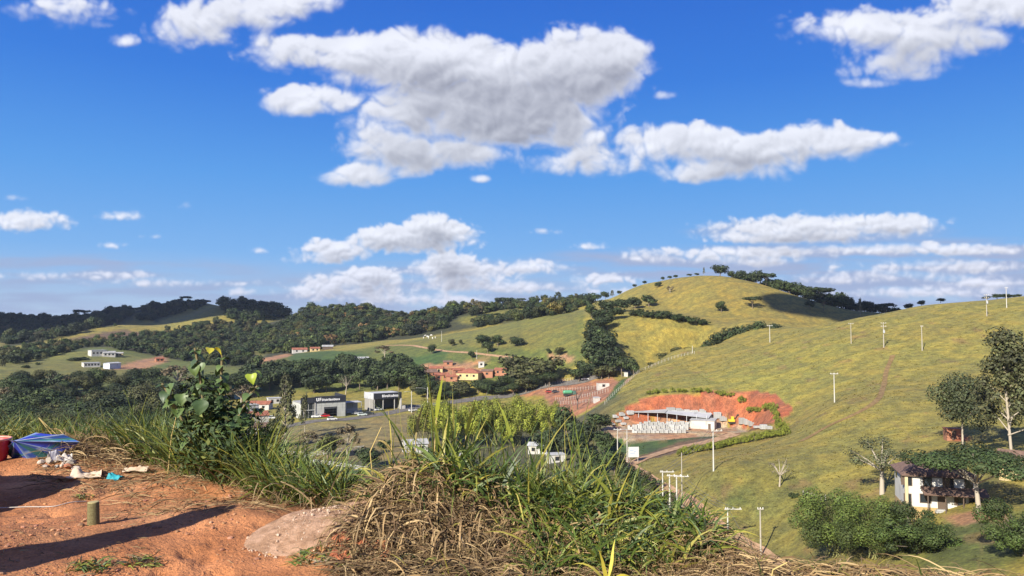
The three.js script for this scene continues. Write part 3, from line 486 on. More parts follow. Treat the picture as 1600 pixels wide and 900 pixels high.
// valley trees, scattered inside outlines
function scatter(outline, n, keys, w, h, name, label, group, seed) {
  const R = rng(seed); let x0 = 1e9, x1 = -1e9, y0 = 1e9, y1 = -1e9; for (const [x, y] of outline) { x0 = Math.min(x0, x); x1 = Math.max(x1, x); y0 = Math.min(y0, y); y1 = Math.max(y1, y); }
  const P = { pts: outline, x0, x1, z0: y0, z1: y1 }, cells = [];
  let tries = 0; while (cells.length < n && tries++ < 4000) { const x = lerp(x0, x1, R()), y = lerp(y0, y1, R()); if (!within(P, x, y)) continue; if (cells.some(([a, b]) => Math.abs(a - x) < w[0] * .38 && Math.abs(b - y) < h[0] * .2)) continue; cells.push([x, y]); }
  cells.sort((a, b) => a[1] - b[1]).forEach(([x, y]) => { const s = .8 + .45 * R(); const key = keys[Math.floor(R() * keys.length)]; tree(key, x, y, lerp(w[0], w[1], R()) * s, lerp(h[0], h[1], R()) * s, name, ({ o: 'olive-green ', d: 'brownish half-bare ', b: 'low bushy ' }[key[0]] ?? (key === 'mid2' ? 'olive-green ' : /round1|round3|mid1/.test(key) ? 'very dark ' : 'mid-green ')) + label, group + ({ o: ', olive ones', d: ', brownish ones', b: ', bushy ones' }[key[0]] ?? (key === 'mid2' ? ', olive ones' : /round1|round3|mid1/.test(key) ? ', darkest ones' : ', mid-green ones'))); });
}
scatter([[370, 590], [470, 582], [560, 585], [640, 582], [668, 612], [600, 612], [560, 612], [470, 618], [380, 612]], 46, ['round0', 'round1', 'round2', 'round3'], [30, 46], [26, 36], 'valley_tree', 'leafy tree in the thick wood right behind the dark shop buildings', 'wood behind the shops', 501);
scatter([[0, 612], [70, 606], [150, 608], [260, 600], [330, 605], [390, 612], [385, 632], [330, 640], [240, 640], [150, 648], [0, 655]], 46, ['mid0', 'mid1', 'mid2', 'mid3', 'round3', 'dry0'], [34, 58], [26, 42], 'valley_tree', 'leafy tree in the valley below the pale left field', 'valley trees below the left field', 502);
scatter([[0, 662], [150, 660], [300, 655], [360, 665], [330, 705], [150, 715], [0, 712]], 40, ['mid0', 'mid1', 'mid2', 'mid3'], [52, 84], [44, 60], 'near_valley_tree', 'tree at the foot of the slope behind the foreground plants', 'trees under the ledge', 503);
scatter([[640, 614], [700, 616], [780, 610], [850, 600], [960, 588], [940, 596], [850, 606], [800, 620], [660, 626]], 28, ['mid0', 'round2', 'mid1', 'olive0'], [26, 38], [17, 25], 'valley_tree', 'leafy tree in the strip between the brick houses and the building plots', 'trees below the brick houses', 504);
[[812, 606, 78, 54], [852, 600, 70, 46]].forEach(([x, y, w, h], i) => tree('olive' + i % 2, x, y, w, h, 'brownish_tree', 'large brownish tree beside the brick houses', 'brownish trees by the brick houses'));
[[668, 690, 62, 68], [700, 694, 66, 72], [736, 697, 66, 76], [772, 698, 66, 78], [808, 696, 66, 78], [842, 690, 60, 70], [866, 676, 44, 52], [690, 668, 60, 50], [750, 672, 60, 56], [810, 672, 60, 58]].forEach(([x, y, w, h], i) => tree('bamboo' + i % 3, x, y, w, h, 'bamboo_clump', 'tall yellow-green bamboo clump in the grove below the building plots', 'bamboo grove', 'bamboo'));
[[885, 690, 52, 56], [915, 694, 48, 40], [938, 674, 46, 30], [900, 716, 60, 46], [945, 708, 50, 34], [860, 715, 60, 50], [960, 742, 50, 40], [990, 762, 40, 34], [920, 750, 70, 50]].forEach(([x, y, w, h], i) => tree('round' + i % 4, x, y, w, h, 'roadside_tree', 'dark tree between the bamboo grove and the dirt road', 'trees by the dirt road'));
tree('tall0', 446, 690, 62, 104, 'tall_sparse_tree', 'tall olive sparse tree in front of the low town roofs', null); tree('tall1', 476, 678, 26, 62, 'tall_sparse_tree', 'slim tree at the left corner of the shop building', null); tree('olive0', 425, 700, 56, 44, 'olive_tree', 'olive bushy tree on the dry field below the tall sparse tree', null);
tree('dry1', 543, 716, 44, 58, 'leafless_tree', 'bare brown tree in the dry field below the shop', null); tree('olive1', 512, 716, 52, 40, 'olive_tree', 'dark olive tree left of the bare brown tree', null); tree('dry0', 480, 706, 40, 34, 'brown_bush', 'brown bush in the dry field below the shop', null, 'bush'); tree('round1', 575, 730, 50, 34, 'dark_bush', 'round dark bush beside the white rail fence', null, 'bush'); tree('bush1', 600, 700, 22, 18, 'small_bush', 'small green bush at the edge of the dry field', null, 'bush');
tree('bare', 540, 616, 32, 34, 'pale_bare_tree', 'pale bare tree sticking out of the wood behind the shops', null);
// farmhouse surroundings
tree('nearTall', 1582, 722, 200, 208, 'eucalyptus_tree', 'tall sparse eucalyptus on the slope above the old white house', null);
tree('nearTall1', 1504, 694, 108, 124, 'eucalyptus_tree', 'shorter thick-crowned tree with pale trunk beside the tall eucalyptus', null);
tree('nearSpread', 1530, 800, 172, 114, 'spreading_tree', 'wide spreading tree in front of the old white house', null);
tree('nearSparse', 1378, 772, 112, 94, 'grey_branched_tree', 'grey-branched thin tree left of the old white house', null);
tree('bare', 1218, 760, 60, 50, 'bare_bush', 'bare grey bush on the green meadow above the dirt road', null, 'bush');
tree('nearBamboo', 1306, 868, 146, 112, 'green_thicket', 'large bright green bamboo thicket below the old white house', null, 'thicket');
tree('nearBamboo', 1370, 872, 136, 106, 'green_thicket', 'second bamboo thicket, touching the rounded bush below the house', null, 'thicket');
tree('nearBush', 1434, 864, 124, 92, 'rounded_bush', 'rounded dark green bush right below the old white house', null, 'bush');
tree('nearBush', 1598, 868, 116, 108, 'leafy_bush', 'leafy bush on the grass right of the bare earth by the house', null, 'bush');
tree('bush1', 1240, 778, 16, 12, 'small_bush', 'small dark bush under the bare grey bush', null, 'bush');
// hedge of tall grass plants round the block yard
const hedgeR = rng(42);
function hedge(list, n, hp, label) { const c = new THREE.CatmullRomCurve3(list.map(([x, y]) => H(x, y))); for (let i = 0; i < n; i++) { const p = c.getPointAt((i + .5 * hedgeR()) / n), q = ground(p.x + (hedgeR() - .5), p.z + (hedgeR() - .5)); tree('bamboo' + i % 3, 0, 0, hp * (.9 + .5 * hedgeR()), hp * (.7 + .5 * hedgeR()), 'hedge_plant', label, label.includes('rim') ? 'plants on the rim of the red cutting' : 'plants along the yard lane', 'plant', q); } }
hedge([[1012, 617], [1060, 613], [1110, 616], [1150, 624]], 12, 10, 'bright green plant on the rim of the red cutting');
hedge([[1160, 628], [1195, 642], [1215, 658], [1228, 676]], 15, 13, 'bright green plant on the rim of the red cutting');
hedge([[1228, 680], [1195, 686], [1150, 694], [1110, 703], [1060, 713]], 34, 13, 'green plant in the hedge along the lane to the block yard');
const roadR = rng(66);
for (let k = 0; k < 26; k++) { const t = k / 25, x = lerp(985, 1120, t) + (roadR() - .5) * 16, y = lerp(748, 862, t) + (roadR() - .5) * 8 + 4; tree(['bush0', 'bush1', 'olive0', 'dry1'][k % 4], x, y, 22 + 26 * roadR(), 16 + 18 * roadR(), 'roadside_bush', ['dark bush', 'green bush', 'olive bush', 'dry brown bush'][k % 4] + ' on the bank below the ledge, left of the dirt road', 'bank bushes, ' + ['dark', 'green', 'olive', 'dry'][k % 4] + ' ones', 'bush'); }
// clouds that stand beside and above the frame and shade the far hills
function cumulus(x, y, z, w, d, h, seed, label, puffs = 60) { const R = rng(seed), g = thing('cumulus_cloud', label, 'cloud', V(x, y, z)), list = []; for (let k = 0; k < 22; k++) { const a = R() * 6.28, q = Math.sqrt(R()), r = .22 + .22 * R(), s = new THREE.IcosahedronGeometry(1, 3); s.scale(w * r, h * (.6 + .6 * R()), d * r).translate(Math.cos(a) * q * w * .75, h * .3 * R(), Math.sin(a) * q * d * .75); list.push(s); } for (let k = 0; k < puffs; k++) { const a = R() * 6.28, q = .85 + .35 * R(), r = .03 + .06 * R(), s = new THREE.IcosahedronGeometry(1, 2); s.scale(w * r, h * .3, d * r).translate(Math.cos(a) * q * w, h * .3 * R(), Math.sin(a) * q * d); list.push(s); } part('billows', list, mat(.9, .9, .9, 1), g); }
cumulus(-1180, 500, -520, 460, 380, 90, 1, 'broad cumulus cloud beyond the left of the view, shading the far hills'); cumulus(-108, 400, 8, 84, 36, 18, 3, 'small cumulus cloud high over the ledge, shading the flank of the summit', 14);
// tussocks that give the near pasture its nap
{
  const R = rng(808), P = [], I = [], C = []; for (let k = 0; k < 9; k++) { const a = R() * 6.28, q = .5 * Math.sqrt(R()), x = Math.cos(a) * q, z = Math.sin(a) * q, b = R() * 6.28, o = P.length / 3, h = .5 + .6 * R(), lx = (R() - .5) * .5, lz = (R() - .5) * .5; P.push(x - .12 * Math.cos(b), 0, z - .12 * Math.sin(b), x + .12 * Math.cos(b), 0, z + .12 * Math.sin(b), x + lx, h, z + lz); I.push(o, o + 1, o + 2); }
  const g = new THREE.BufferGeometry(); g.setAttribute('position', new THREE.Float32BufferAttribute(P, 3)); g.setAttribute('normal', new THREE.Float32BufferAttribute(P.map((_, i) => i % 3 === 1 ? 1 : 0), 3)); g.setIndex(I);
  const n = 16000, m = new THREE.InstancedMesh(g, mat(1, 1, 1, .95), n), M = new THREE.Matrix4(), q = new THREE.Quaternion(); m.name = numbered('pasture_tussocks'); let c = 0;
  for (let k = 0; k < n * 3 && c < n; k++) {
    const az = lerp(.10, .72, R()), d = 85 * Math.pow(430 / 85, Math.sqrt(R())), x = d * Math.sin(az), z = -d * Math.cos(az), y = height(x, z), f = fbm(x / 9, z / 9, 3); if (f + .25 * R() < .52) continue;
    const col = coverAt(x, y, z); if (col[0] > col[1] * 1.5) continue;
    const s = (.25 + .5 * R() * R()) * (.7 + d / 400), t = .85 + .4 * R(); q.setFromAxisAngle(V(0, 1, 0), R() * 6.28); M.compose(V(x, y - .02, z), q, V(s * 1.3, s * .32, s * 1.3)); m.setMatrixAt(c, M); m.setColorAt(c, new THREE.Color().setRGB(col[0] * t * .95, col[1] * t * .95, col[2] * t * .9)); c++;
  }
  m.count = c; m.castShadow = m.receiveShadow = true; scene.add(m); tag(m, 'short dry grass tussocks over the right hillside', 'grass'); kindOf(m, 'stuff');
}

// ---------------------------------------------------------------- power poles
const concrete = mat(.46, .445, .40, .8), greyWood = mat(.34, .31, .26, .9), steel = mat(.45, .46, .47, .5, { metalness: .5 }), ceramic = mat(.75, .74, .70, .35);
function pole(px, py, hpx, label, o = {}) {
  const p = o.at ?? hit(px, py), D = depthOf(p), h = hpx * D / F, g = thing('utility_pole', label, 'utility pole', p, (o.turn ?? 0), o.group), m = o.mat ?? concrete, r = o.r ?? Math.max(.13, h * .016);
  part('pole', cyl(r * 1.35, r * .8, h + .5, 0, -.5, 0, 8), m, g);
  const arms = o.arms ?? 1;
  for (let k = 0; k < arms; k++) {
    const y = h - .25 - k * 1.3, w = o.armW ?? 2.2, shift = o.side ? w * .3 : 0, a = part('crossarm', box(w, .17, .14, shift, y, .15), m, g);
    for (const s of [-.42, 0, .42]) part('insulator', cyl(.07, .05, .24, shift + s * w, y + .085, .15, 7), ceramic, a);
  }
  if (o.transformer) { const t = part('transformer', cyl(.42, .42, 1.05, 0, h * .58, .5, 14), steel, g); part('bushing', [cyl(.05, .04, .3, -.15, h * .58 + 1.05, .5, 6), cyl(.05, .04, .3, .15, h * .58 + 1.05, .5, 6)], ceramic, t); }
  if (o.lamp) { const a = part('lamp_arm', new THREE.TubeGeometry(new THREE.QuadraticBezierCurve3(V(0, h * .9, 0), V(o.lamp * .4, h * .99, .2), V(o.lamp, h * .97, .4)), 10, .05, 6), steel, g); part('lamp_head', rbox(.7, .14, .26, o.lamp * 1.1, h * .97, .4, .06), steel, a); }
  return g.position.clone().add(V(0, h, 0));
}
pole(1203, 535, 27, 'white concrete pole on the left part of the hill crest', { armW: 3 });
pole(1330, 537, 32, 'thin pole left of the transformer pole on the grassy hill', { mat: greyWood, armW: 2.2 });
pole(1381, 543, 39, 'pole carrying a transformer on the grassy hill', { arms: 2, transformer: true, mat: greyWood });
pole(1441, 548, 39, 'thin dark pole right of the transformer pole on the hill', { mat: greyWood, armW: 1 });
pole(1542, 494, 34, 'pole with a transformer near the top of the right hill', { arms: 2, transformer: true, mat: greyWood });
pole(1573, 481, 32, 'pale pole standing on the crest of the right hill', { armW: 1.4 });
const wA = pole(1304, 629, 46, 'lone white pole in the middle of the hillside by the track', { armW: 2.4 });
const wB = pole(1115, 736, 64, 'white pole with crossarm on the slope below the block yard', { armW: 2.6, side: true, turn: .2 });
const trio = [[1036, 806, 70], [1047, 818, 76], [1058, 822, 79]].map(([x, y, h]) => pole(x, y, h, 'white T-topped concrete pole in the close trio beside the dirt road', { armW: 3, side: true, group: 'trio of poles by the road' }));
pole(1066, 800, 92, 'thin grey wooden pole just behind the trio by the road', { mat: greyWood, arms: 0, r: .1 });
const wC = pole(1138, 872, 78, 'white T-topped pole at the near end of the dirt road', { armW: 3, side: true });
const wD = pole(1189, 870, 76, 'weathered pole with a tangle of fittings right of the near white pole', { mat: greyWood, armW: 1 });
const wE = pole(965, 712, 42, 'white pole with lamp arm standing where the lane leaves the road', { armW: 2.4, lamp: 2.4 });
pole(980, 722, 50, 'plain white post beside the hoarding at the lane entrance', { arms: 0, r: .12 });
pole(1082, 552, 12, 'short white pole at the corner of the hill fence', { arms: 0 });
pole(690, 534, 17, 'slim pole standing in the long green field', { arms: 0, r: .12 });
pole(745, 561, 14, 'slim pole above the roofs of the brick houses', { arms: 0, r: .12 });
pole(643, 645, 34, 'white street lamp pole at the end of the shop forecourt', { arms: 0, lamp: -3 });
pole(668, 645, 40, 'pole with long lamp arm in front of the bamboo grove', { arms: 0, lamp: -5 });
pole(578, 646, 26, 'white pole in front of the second shop roof', { arms: 0, r: .13 }); pole(584, 645, 22, 'darker pole right beside the white one at the second shop', { arms: 0, r: .13, mat: greyWood });
// overhead wires
const wireMat = mat(.10, .10, .10, .6);
function wire(a, b, sag, label) { const m = a.clone().lerp(b, .5); m.y -= sag; const o = part('power_cable', new THREE.TubeGeometry(new THREE.QuadraticBezierCurve3(a, m, b), 24, .035, 4), wireMat, scene); tag(o, label, 'cable', 'overhead cables'); }
for (const k of [-.8, .3, 1.4]) { wire(wC.clone().add(V(k, -.1, 0)), trio[2].clone().add(V(k, -.1, 0)), 1.6, 'thin overhead cable between the near white pole and the trio'); wire(trio[0].clone().add(V(k, -.1, 0)), wB.clone().add(V(k, -.1, 0)), 1.2, 'thin overhead cable from the trio up to the slope pole'); }
wire(wC.clone(), H(1180, 868).add(V(0, .1, 0)), .2, 'guy wire slanting from the near white pole to the ground');

// ---------------------------------------------------------------- cars
const rubber = mat(.02, .02, .02, .8), glassy = mat(.02, .025, .03, .08), chrome = mat(.6, .6, .6, .25, { metalness: .8 }), lampGlass = mat(.7, .7, .68, .2), tailGlass = mat(.4, .02, .02, .25);
function car(px, py, turn, paint, label, pickup = false) {
  const p = hit(px, py); p.y += .13; const g = thing('parked_car', label, 'car', p, facing(p) + turn), body = mat(...paint, .3, { metalness: .1 });
  const s = new THREE.Shape(); for (const [i, [x, y]] of [[-2.1, .35], [-2.12, .78], [-1.9, .9], [-1.25, .96], [1.35, .98], [2.0, .82], [2.12, .62], [2.1, .35]].entries()) i ? s.lineTo(x, y) : s.moveTo(x, y);
  const eb = new THREE.ExtrudeGeometry(s, { depth: 1.6, bevelEnabled: true, bevelSize: .06, bevelThickness: .06, bevelSegments: 2 }).translate(0, 0, -.8);
  part('body', eb, body, g);
  const c = new THREE.Shape(); for (const [i, [x, y]] of (pickup ? [[-.3, .95], [-.2, 1.5], [.75, 1.52], [1.35, .97]] : [[-1.75, .95], [-1.2, 1.46], [.35, 1.5], [1.2, .97]]).entries()) i ? c.lineTo(x, y) : c.moveTo(x, y);
  part('windows', new THREE.ExtrudeGeometry(c, { depth: 1.4, bevelEnabled: true, bevelSize: .04, bevelThickness: .04, bevelSegments: 1 }).translate(0, 0, -.7), glassy, g);
  part('car_roof', rbox(pickup ? .95 : 1.5, .07, 1.4, pickup ? .28 : -.42, 1.55, 0, .03), body, g);
  for (const x of [-1.3, 1.3]) for (const z of [-.8, .8]) { const w = part('wheel', new THREE.CylinderGeometry(.32, .32, .22, 16).rotateX(Math.PI / 2).translate(x, .32, z), rubber, g); part('rim', new THREE.CylinderGeometry(.19, .19, .24, 12).rotateX(Math.PI / 2).translate(x, .32, z), chrome, w); }
  for (const z of [-.62, .62]) { part('headlight', rbox(.08, .16, .34, 2.1, .68, z, .03), lampGlass, g); part('tail_light', rbox(.08, .18, .28, -2.13, .74, z, .03), tailGlass, g); }
  return g;
}
const WHITE = [.75, .75, .74];
car(494, 653, .15, WHITE, 'white pickup parked beside the red car before the roll-up door', true); car(508, 652, .1, [.45, .02, .03], 'red car parked in front of the dark roll-up door'); car(519, 657, .3, WHITE, 'white car parked on the street edge nearest the dry field');
car(556, 648, .2, [.42, .43, .45], 'grey car in the gap between the two shops'); car(566, 650, .25, [.55, .62, .56], 'pale greenish car parked along the street by the second shop'); car(577, 648, .2, [.04, .05, .05], 'black car behind the pale greenish one'); car(592, 642, .4, [.5, .52, .55], 'silver car under the second shop canopy'); car(645, 643, .5, [.6, .6, .6], 'light car at the far end of the shop forecourt');
car(402, 672, .6, WHITE, 'white car below the low town roofs'); car(426, 655, .2, WHITE, 'white car half hidden behind the olive tree'); car(914, 594, .35, [.7, .72, .74], 'white car driving along the fenced street above the building plots');

// ---------------------------------------------------------------- buildings
const plaster = (r, g, b) => mat(r * 1.12, g * 1.12, b * 1.12, .9, { map: rep(plasterGrain, 4) });
const dark = mat(.022, .024, .032, .5), darkIn = mat(.05, .045, .04, .9), innerWall = mat(.24, .23, .21, .9), lightWall = plaster(.46, .47, .44), whiteWall = plaster(.56, .54, .50), creamWall = plaster(.62, .48, .24), tileRed = plaster(.36, .13, .075), tileOld = plaster(.21, .13, .095), greyRoof = plaster(.42, .42, .41), whiteRoof = plaster(.50, .51, .52), brick = plaster(.42, .19, .11), woodDark = mat(.10, .07, .05, .9), blueRoof = plaster(.25, .36, .50);
function gable(w, d, h, over = .4, th = .12) {        // pitched roof with its ridge along x
  const s = new THREE.Shape(); s.moveTo(-d / 2 - over, -over * 2 * h / d); s.lineTo(0, h); s.lineTo(d / 2 + over, -over * 2 * h / d); s.lineTo(d / 2 + over, -over * 2 * h / d + th); s.lineTo(0, h + th); s.lineTo(-d / 2 - over, -over * 2 * h / d + th);
  return new THREE.ExtrudeGeometry(s, { depth: w + 2 * over, bevelEnabled: false }).rotateY(Math.PI / 2).translate(-w / 2 - over, 0, 0);
}
function hip(w, d, h, over = .5) { const a = w / 2 + over, b = d / 2 + over, r = Math.max(.3, a - b), P = [[-a, 0, b], [a, 0, b], [a, 0, -b], [-a, 0, -b], [-r, h, 0], [r, h, 0]], f = [[0, 1, 5], [0, 5, 4], [1, 2, 5], [2, 3, 4], [2, 4, 5], [3, 0, 4], [0, 2, 1], [0, 3, 2]], v = [], uv = []; for (const t of f) for (const k of t) { v.push(...P[k]); uv.push(P[k][0], P[k][2] + P[k][1]); } const g = new THREE.BufferGeometry(); g.setAttribute('position', new THREE.Float32BufferAttribute(v, 3)); g.setAttribute('uv', new THREE.Float32BufferAttribute(uv, 2)); g.computeVertexNormals(); return g; }
function opening(name, parent, x, y, z, w, h, m = glassy, frame = null) { const o = part(name, box(w, h, .08, x, y, z), m, parent); if (frame) part('frame', [box(w + .2, .1, .12, x, y + h / 2 + .05, z + .01), box(w + .2, .1, .14, x, y - h / 2 - .05, z + .01), box(.1, h, .12, x - w / 2 - .05, y, z + .01), box(.1, h, .12, x + w / 2 + .05, y, z + .01)], frame, o); return o; }
function house(px, py, wpx, turn, o, label, group) {
  const p = o.at ?? hit(px, py), D = depthOf(p), w = wpx * D / F, d = o.depth ?? w * .7, h = o.h ?? 2.9, g = thing(o.name ?? 'house', label, 'house', p, facing(p) + turn, group);
  part('wall', box(w, h + .8, d, 0, h / 2 - .4, 0), o.wall ?? whiteWall, g);
  const roof = part('roof', o.flat ? box(w + .5, .18, d + .5, 0, h + .09, 0) : o.hip ? hip(w, d, o.rise ?? d * .22).translate(0, h, 0) : gable(w, d, o.rise ?? d * .2).translate(0, h, 0), o.roof ?? tileRed, g);
  if (o.tank) part('water_tank', cyl(.7, .6, 1, w * .2, h + .2, 0, 12), whiteRoof, roof);
  const n = o.windows ?? 2; for (let k = 0; k < n; k++) opening('window', g, (k - (n - 1) / 2) * w / (n + .3) , h * .55, d / 2, Math.min(1.2, w / n * .5), 1.1, glassy, o.frame ?? woodDark);
  if (o.door !== undefined) opening('door', g, o.door * w, 1.05, d / 2 + .01, .95, 2.1, woodDark);
  return g;
}
// dark-fronted shop with roll-up door
{
  const p = hit(516, 651), g = thing('shop_building', 'shop with light panelled wall, roll-up door and dark lettered fascia', 'shop', p, facing(p) + .30);
  p.y += .1; const W = 14.5, Dp = 16;
  part('wall', [box(W * .30, 7.6, .3, -W * .35 + .0, 3.2, 0), box(W * .29, 7.6, .3, W * .355, 3.2, 0), box(W * .41, 2.4, .3, W * .005, 5.8, 0), box(.3, 7, Dp, W / 2 - .15, 3, -Dp / 2 - .15), box(W + 6, 7, .3, -3, 3, -Dp - .3), box(.3, 7, Dp, -W / 2 - 6.2, 3, -Dp / 2 - .3), box(.3, 7, Dp - 1, -W / 2, 3, -Dp / 2 - .6)], lightWall, g);
  for (let k = 1; k < 5; k++) part('panel_joint', box(W - .1, .03, .03, 0, k * 1.35, .155), mat(.25, .25, .24), g);
  part('roof', box(W + 6, .2, Dp, -3, 6.7, -Dp / 2 - .3), greyRoof, g);
  const f = part('fascia', [box(W + .3, 2.9, .5, 0, 8.3, .25), box(6.6, 2.7, .5, -W / 2 - 3.45, 8.1, .1), box(.5, 2.9, Dp, W / 2, 8.3, -Dp / 2)], dark, g);
  const r = part('roll_up_door', [0, 1, 2, 3].map((k) => box(W * .40, .2, .1, W * .005, 4.5 - k * .22, -.3 - .02 * k)), steel, g); part('door_frame', [box(.22, 4.7, .5, -W * .2, 2.35, -.05), box(.22, 4.7, .5, W * .21, 2.35, -.05), box(W * .42, .5, .4, W * .005, 4.45, -.1)], dark, r);
  part('glass_front', box(6.4, 6.8, .2, -W / 2 - 3.3, 3.3, -.2), glassy, g);
  for (const x of [-5.6, -3.4, -1.2]) part('mullion', box(.18, 6.8, .28, -W / 2 + x + .3, 3.3, -.1), greyRoof, g);
  part('column', box(.35, 7, .35, -W / 2 - .1, 3.4, .3), whiteWall, g); part('balcony_slab', box(6.4, .3, .6, -W / 2 - 3.3, 3.6, .1), lightWall, g);
  globalThis.shopSign = { g, f, W };
}
{
  const p = hit(606, 641), g = thing('canopy_building', 'open-fronted shop under a dark lettered canopy on white columns', 'shop', p, facing(p) + .42), W = 15;
  p.y += .1;
  const f = part('fascia', [box(W, 3.0, .4, 0, 7.3, 0), box(.4, 3.0, 12, W / 2, 7.3, -6.2)], dark, g); globalThis.canopySign = { g, f, W };
  part('roof', [box(W, .2, 12, 0, 8.5, -6.2)], whiteRoof, g);
  part('roof_return', [box(.25, 3.2, 12, -W / 2 - .3, 7.3, -6)], whiteRoof, g);
  for (const x of [-W / 2 + .3, -W / 6, W / 4]) part('column', box(.3, 6, .3, x, 2.9, -.3), whiteWall, g); part('end_wall', box(.7, 6.2, 1, W / 2 - .3, 3, -.4), whiteWall, g);
  part('back_wall', [box(W, 8.2, .3, 0, 4, -12), box(.3, 8.2, 11, -W / 2, 4, -6.3), box(.3, 8.2, 11, W / 2 - .3, 4, -6.7)], innerWall, g);
  part('cabinet', box(1.3, 1.8, .8, W / 2 + 1.3, 1.0, .2), whiteWall, g);
}
{ const p = hit(553, 646), g = thing('low_annex', 'low annex with a pale flat roof between the two shops', 'shop', p, facing(p) + .3); part('roof', box(8, .25, 7, 0, 5.4, -3.5), whiteRoof, g); part('wall', [box(8, 5, .3, 0, 2.5, -7), box(7.6, 1.1, .25, 0, .9, 0)], lightWall, g); part('counter', box(7.4, .5, .5, 0, 2.0, -.4), whiteWall, g); for (const x of [-3.8, 3.8]) part('post', box(.2, 5.3, .2, x, 2.6, -.2), steel, g); }
// old white farmhouse
{
  const p = hit(1470, 799), D = depthOf(p), g = thing('old_farmhouse', 'old two-storey white farmhouse with stained walls and a dark tiled roof', 'house', p, facing(p) + .22), W = 9.0, Dp = 7.5, h = 4.9;
  const stained = mat(.74, .72, .66, .92, { map: rep(plasterGrain, 3) });
  part('wall', box(W, h + 1.5, Dp, 0, h / 2 - .75, -Dp / 2), stained, g);
  part('plinth', box(W + .06, 2.6, Dp + .06, 0, -.85, -Dp / 2), plaster(.45, .32, .14), g);
  const roof = part('roof', hip(W, Dp, 2.3, .55).translate(0, h, -Dp / 2), tileOld, g); part('eaves', box(W + 1.0, .14, Dp + 1.0, 0, h - .08, -Dp / 2), woodDark, roof);
  for (let k = 0; k < 14; k++) part('tile_course', box(W * .98 - k * .62, .05, .05, 0, h + .13 + k * .148, .42 - k * .33), tileOld, roof);
  const R = rng(9);
  for (const [x, y, w, hh] of [[-4.1, 4.2, .9, 1.5], [-1.6, 4.1, 1.0, 1.5], [1.2, 4.1, .9, 1.4], [3.6, 4.1, .9, 1.4], [-4.2, 1.3, .8, 1.7], [-1.9, 1.7, 1.3, 1.1], [2.6, 1.6, .9, 1.2], [4.0, 1.6, .7, 1.2]]) { const o = opening('window', g, x, y, .01, w, hh, glassy, woodDark); if (R() < .6) part('shutter', box(w * .5, hh, .06, x - w * .75, y, .09), woodDark, o); }
  for (const z of [-2.2, -6]) { const o = part('window', box(.08, 1.4, 1, -W / 2 - .01, 4.1, z), glassy, g); part('frame', box(.12, .1, 1.3, -W / 2 - .02, 4.85, z), woodDark, o); }
  opening('door', g, .1, 1.15, .02, .95, 2.2, woodDark);
  const lean = part('porch_roof', box(8.2, .14, 2.4, 1.6, 0, 0).rotateX(.32).translate(0, 3.0, 1.05), tileOld, g); for (const x of [-2, .2, 2.4, 4.8]) part('porch_post', box(.13, 2.7, .13, x, 1.3, 2.0), woodDark, lean);
  part('corner_pier', box(.4, h, .4, -W / 2 + .15, h / 2, .06), plaster(.6, .5, .3), g); part('step', [box(1.8, .25, .8, .1, .0, .5), box(1.4, .25, .5, .1, .2, .3)], greyRoof, g);
  const q = ground(p.x + 15, p.z - 6), s = thing('outbuilding', 'small ochre brick outbuilding half hidden behind the spreading tree', 'shed', q, facing(q) - .2); part('wall', box(4, 3.6, 3, 0, 1.4, 0), creamWall, s); part('roof', gable(4, 3, .8).translate(0, 3.2, 0), tileOld, s); opening('door', s, .8, 1, 1.51, .9, 2, woodDark);
  const q2 = hit(1488, 686), s2 = thing('brick_hut', 'tiny red brick hut under the thick-crowned tree', 'shed', q2, facing(q2) + .3); part('wall', box(2.6, 2.4, 2.2, 0, .9, 0), brick, s2); part('roof', box(3, .12, 2.6, 0, 2.15, 0), tileRed, s2); opening('door', s2, 0, .9, 1.11, .8, 1.8, woodDark);
}
// houses in the valley and on the slopes
house(152, 556, 22, .3, { flat: true, roof: whiteRoof, wall: whiteWall, h: 4.6, depth: 9, windows: 4 }, 'large white flat-roofed house on the pale left field'); house(170, 557, 17, .1, { wall: whiteWall, roof: greyRoof, h: 3.2, windows: 3 }, 'white house with grey roof, middle of the upper row on the left field'); house(186, 557, 11, -.1, { wall: creamWall, roof: greyRoof, h: 2.8 }, 'small cream house at the right end of the upper row on the left field');
house(142, 573, 23, .2, { wall: whiteWall, roof: whiteRoof, h: 3, flat: true, windows: 5 }, 'long low white house in the lower row on the left field'); house(175, 576, 20, .7, { wall: plaster(.55, .6, .68), roof: whiteRoof, h: 4, rise: .6, windows: 0 }, 'bluish-white warehouse in the lower row on the left field');
house(249, 565, 12, .2, { wall: brick, roof: tileRed, h: 2.6 }, 'little brick house on the bare earth right of the left field'); house(468, 551, 22, .1, { wall: whiteWall, roof: tileRed, h: 2.8, depth: 7 }, 'long farmhouse with an orange tiled roof above the vegetable plots'); house(492, 549, 14, .1, { wall: creamWall, roof: tileRed, h: 2.6 }, 'smaller orange-roofed house beside the long farmhouse'); house(512, 546, 16, 0, { wall: woodDark, roof: greyRoof, h: 2.6, windows: 0 }, 'grey-roofed barn right of the orange-roofed farmhouses');
house(552, 567, 16, .35, { wall: plaster(.3, .5, .65), roof: whiteRoof, h: 3, rise: 1.2 }, 'blue-walled house with white roof among the vegetable plots'); house(568, 566, 14, .2, { wall: whiteWall, roof: whiteRoof, h: 3 }, 'white-roofed shed next to the blue-walled house');
house(735, 591, 36, -.35, { wall: creamWall, roof: tileRed, h: 3.6, depth: 12, hip: true, rise: 2.6, windows: 3, door: -.35 }, 'pale yellow house with an orange hipped roof'); house(762, 588, 18, -.2, { wall: brick, roof: tileOld, h: 3.4, windows: 1 }, 'brown house right beside the pale yellow one'); house(752, 573, 9, 0, { wall: whiteWall, roof: whiteRoof, h: 3, flat: true, windows: 1 }, 'small white house behind the roof of the yellow house');
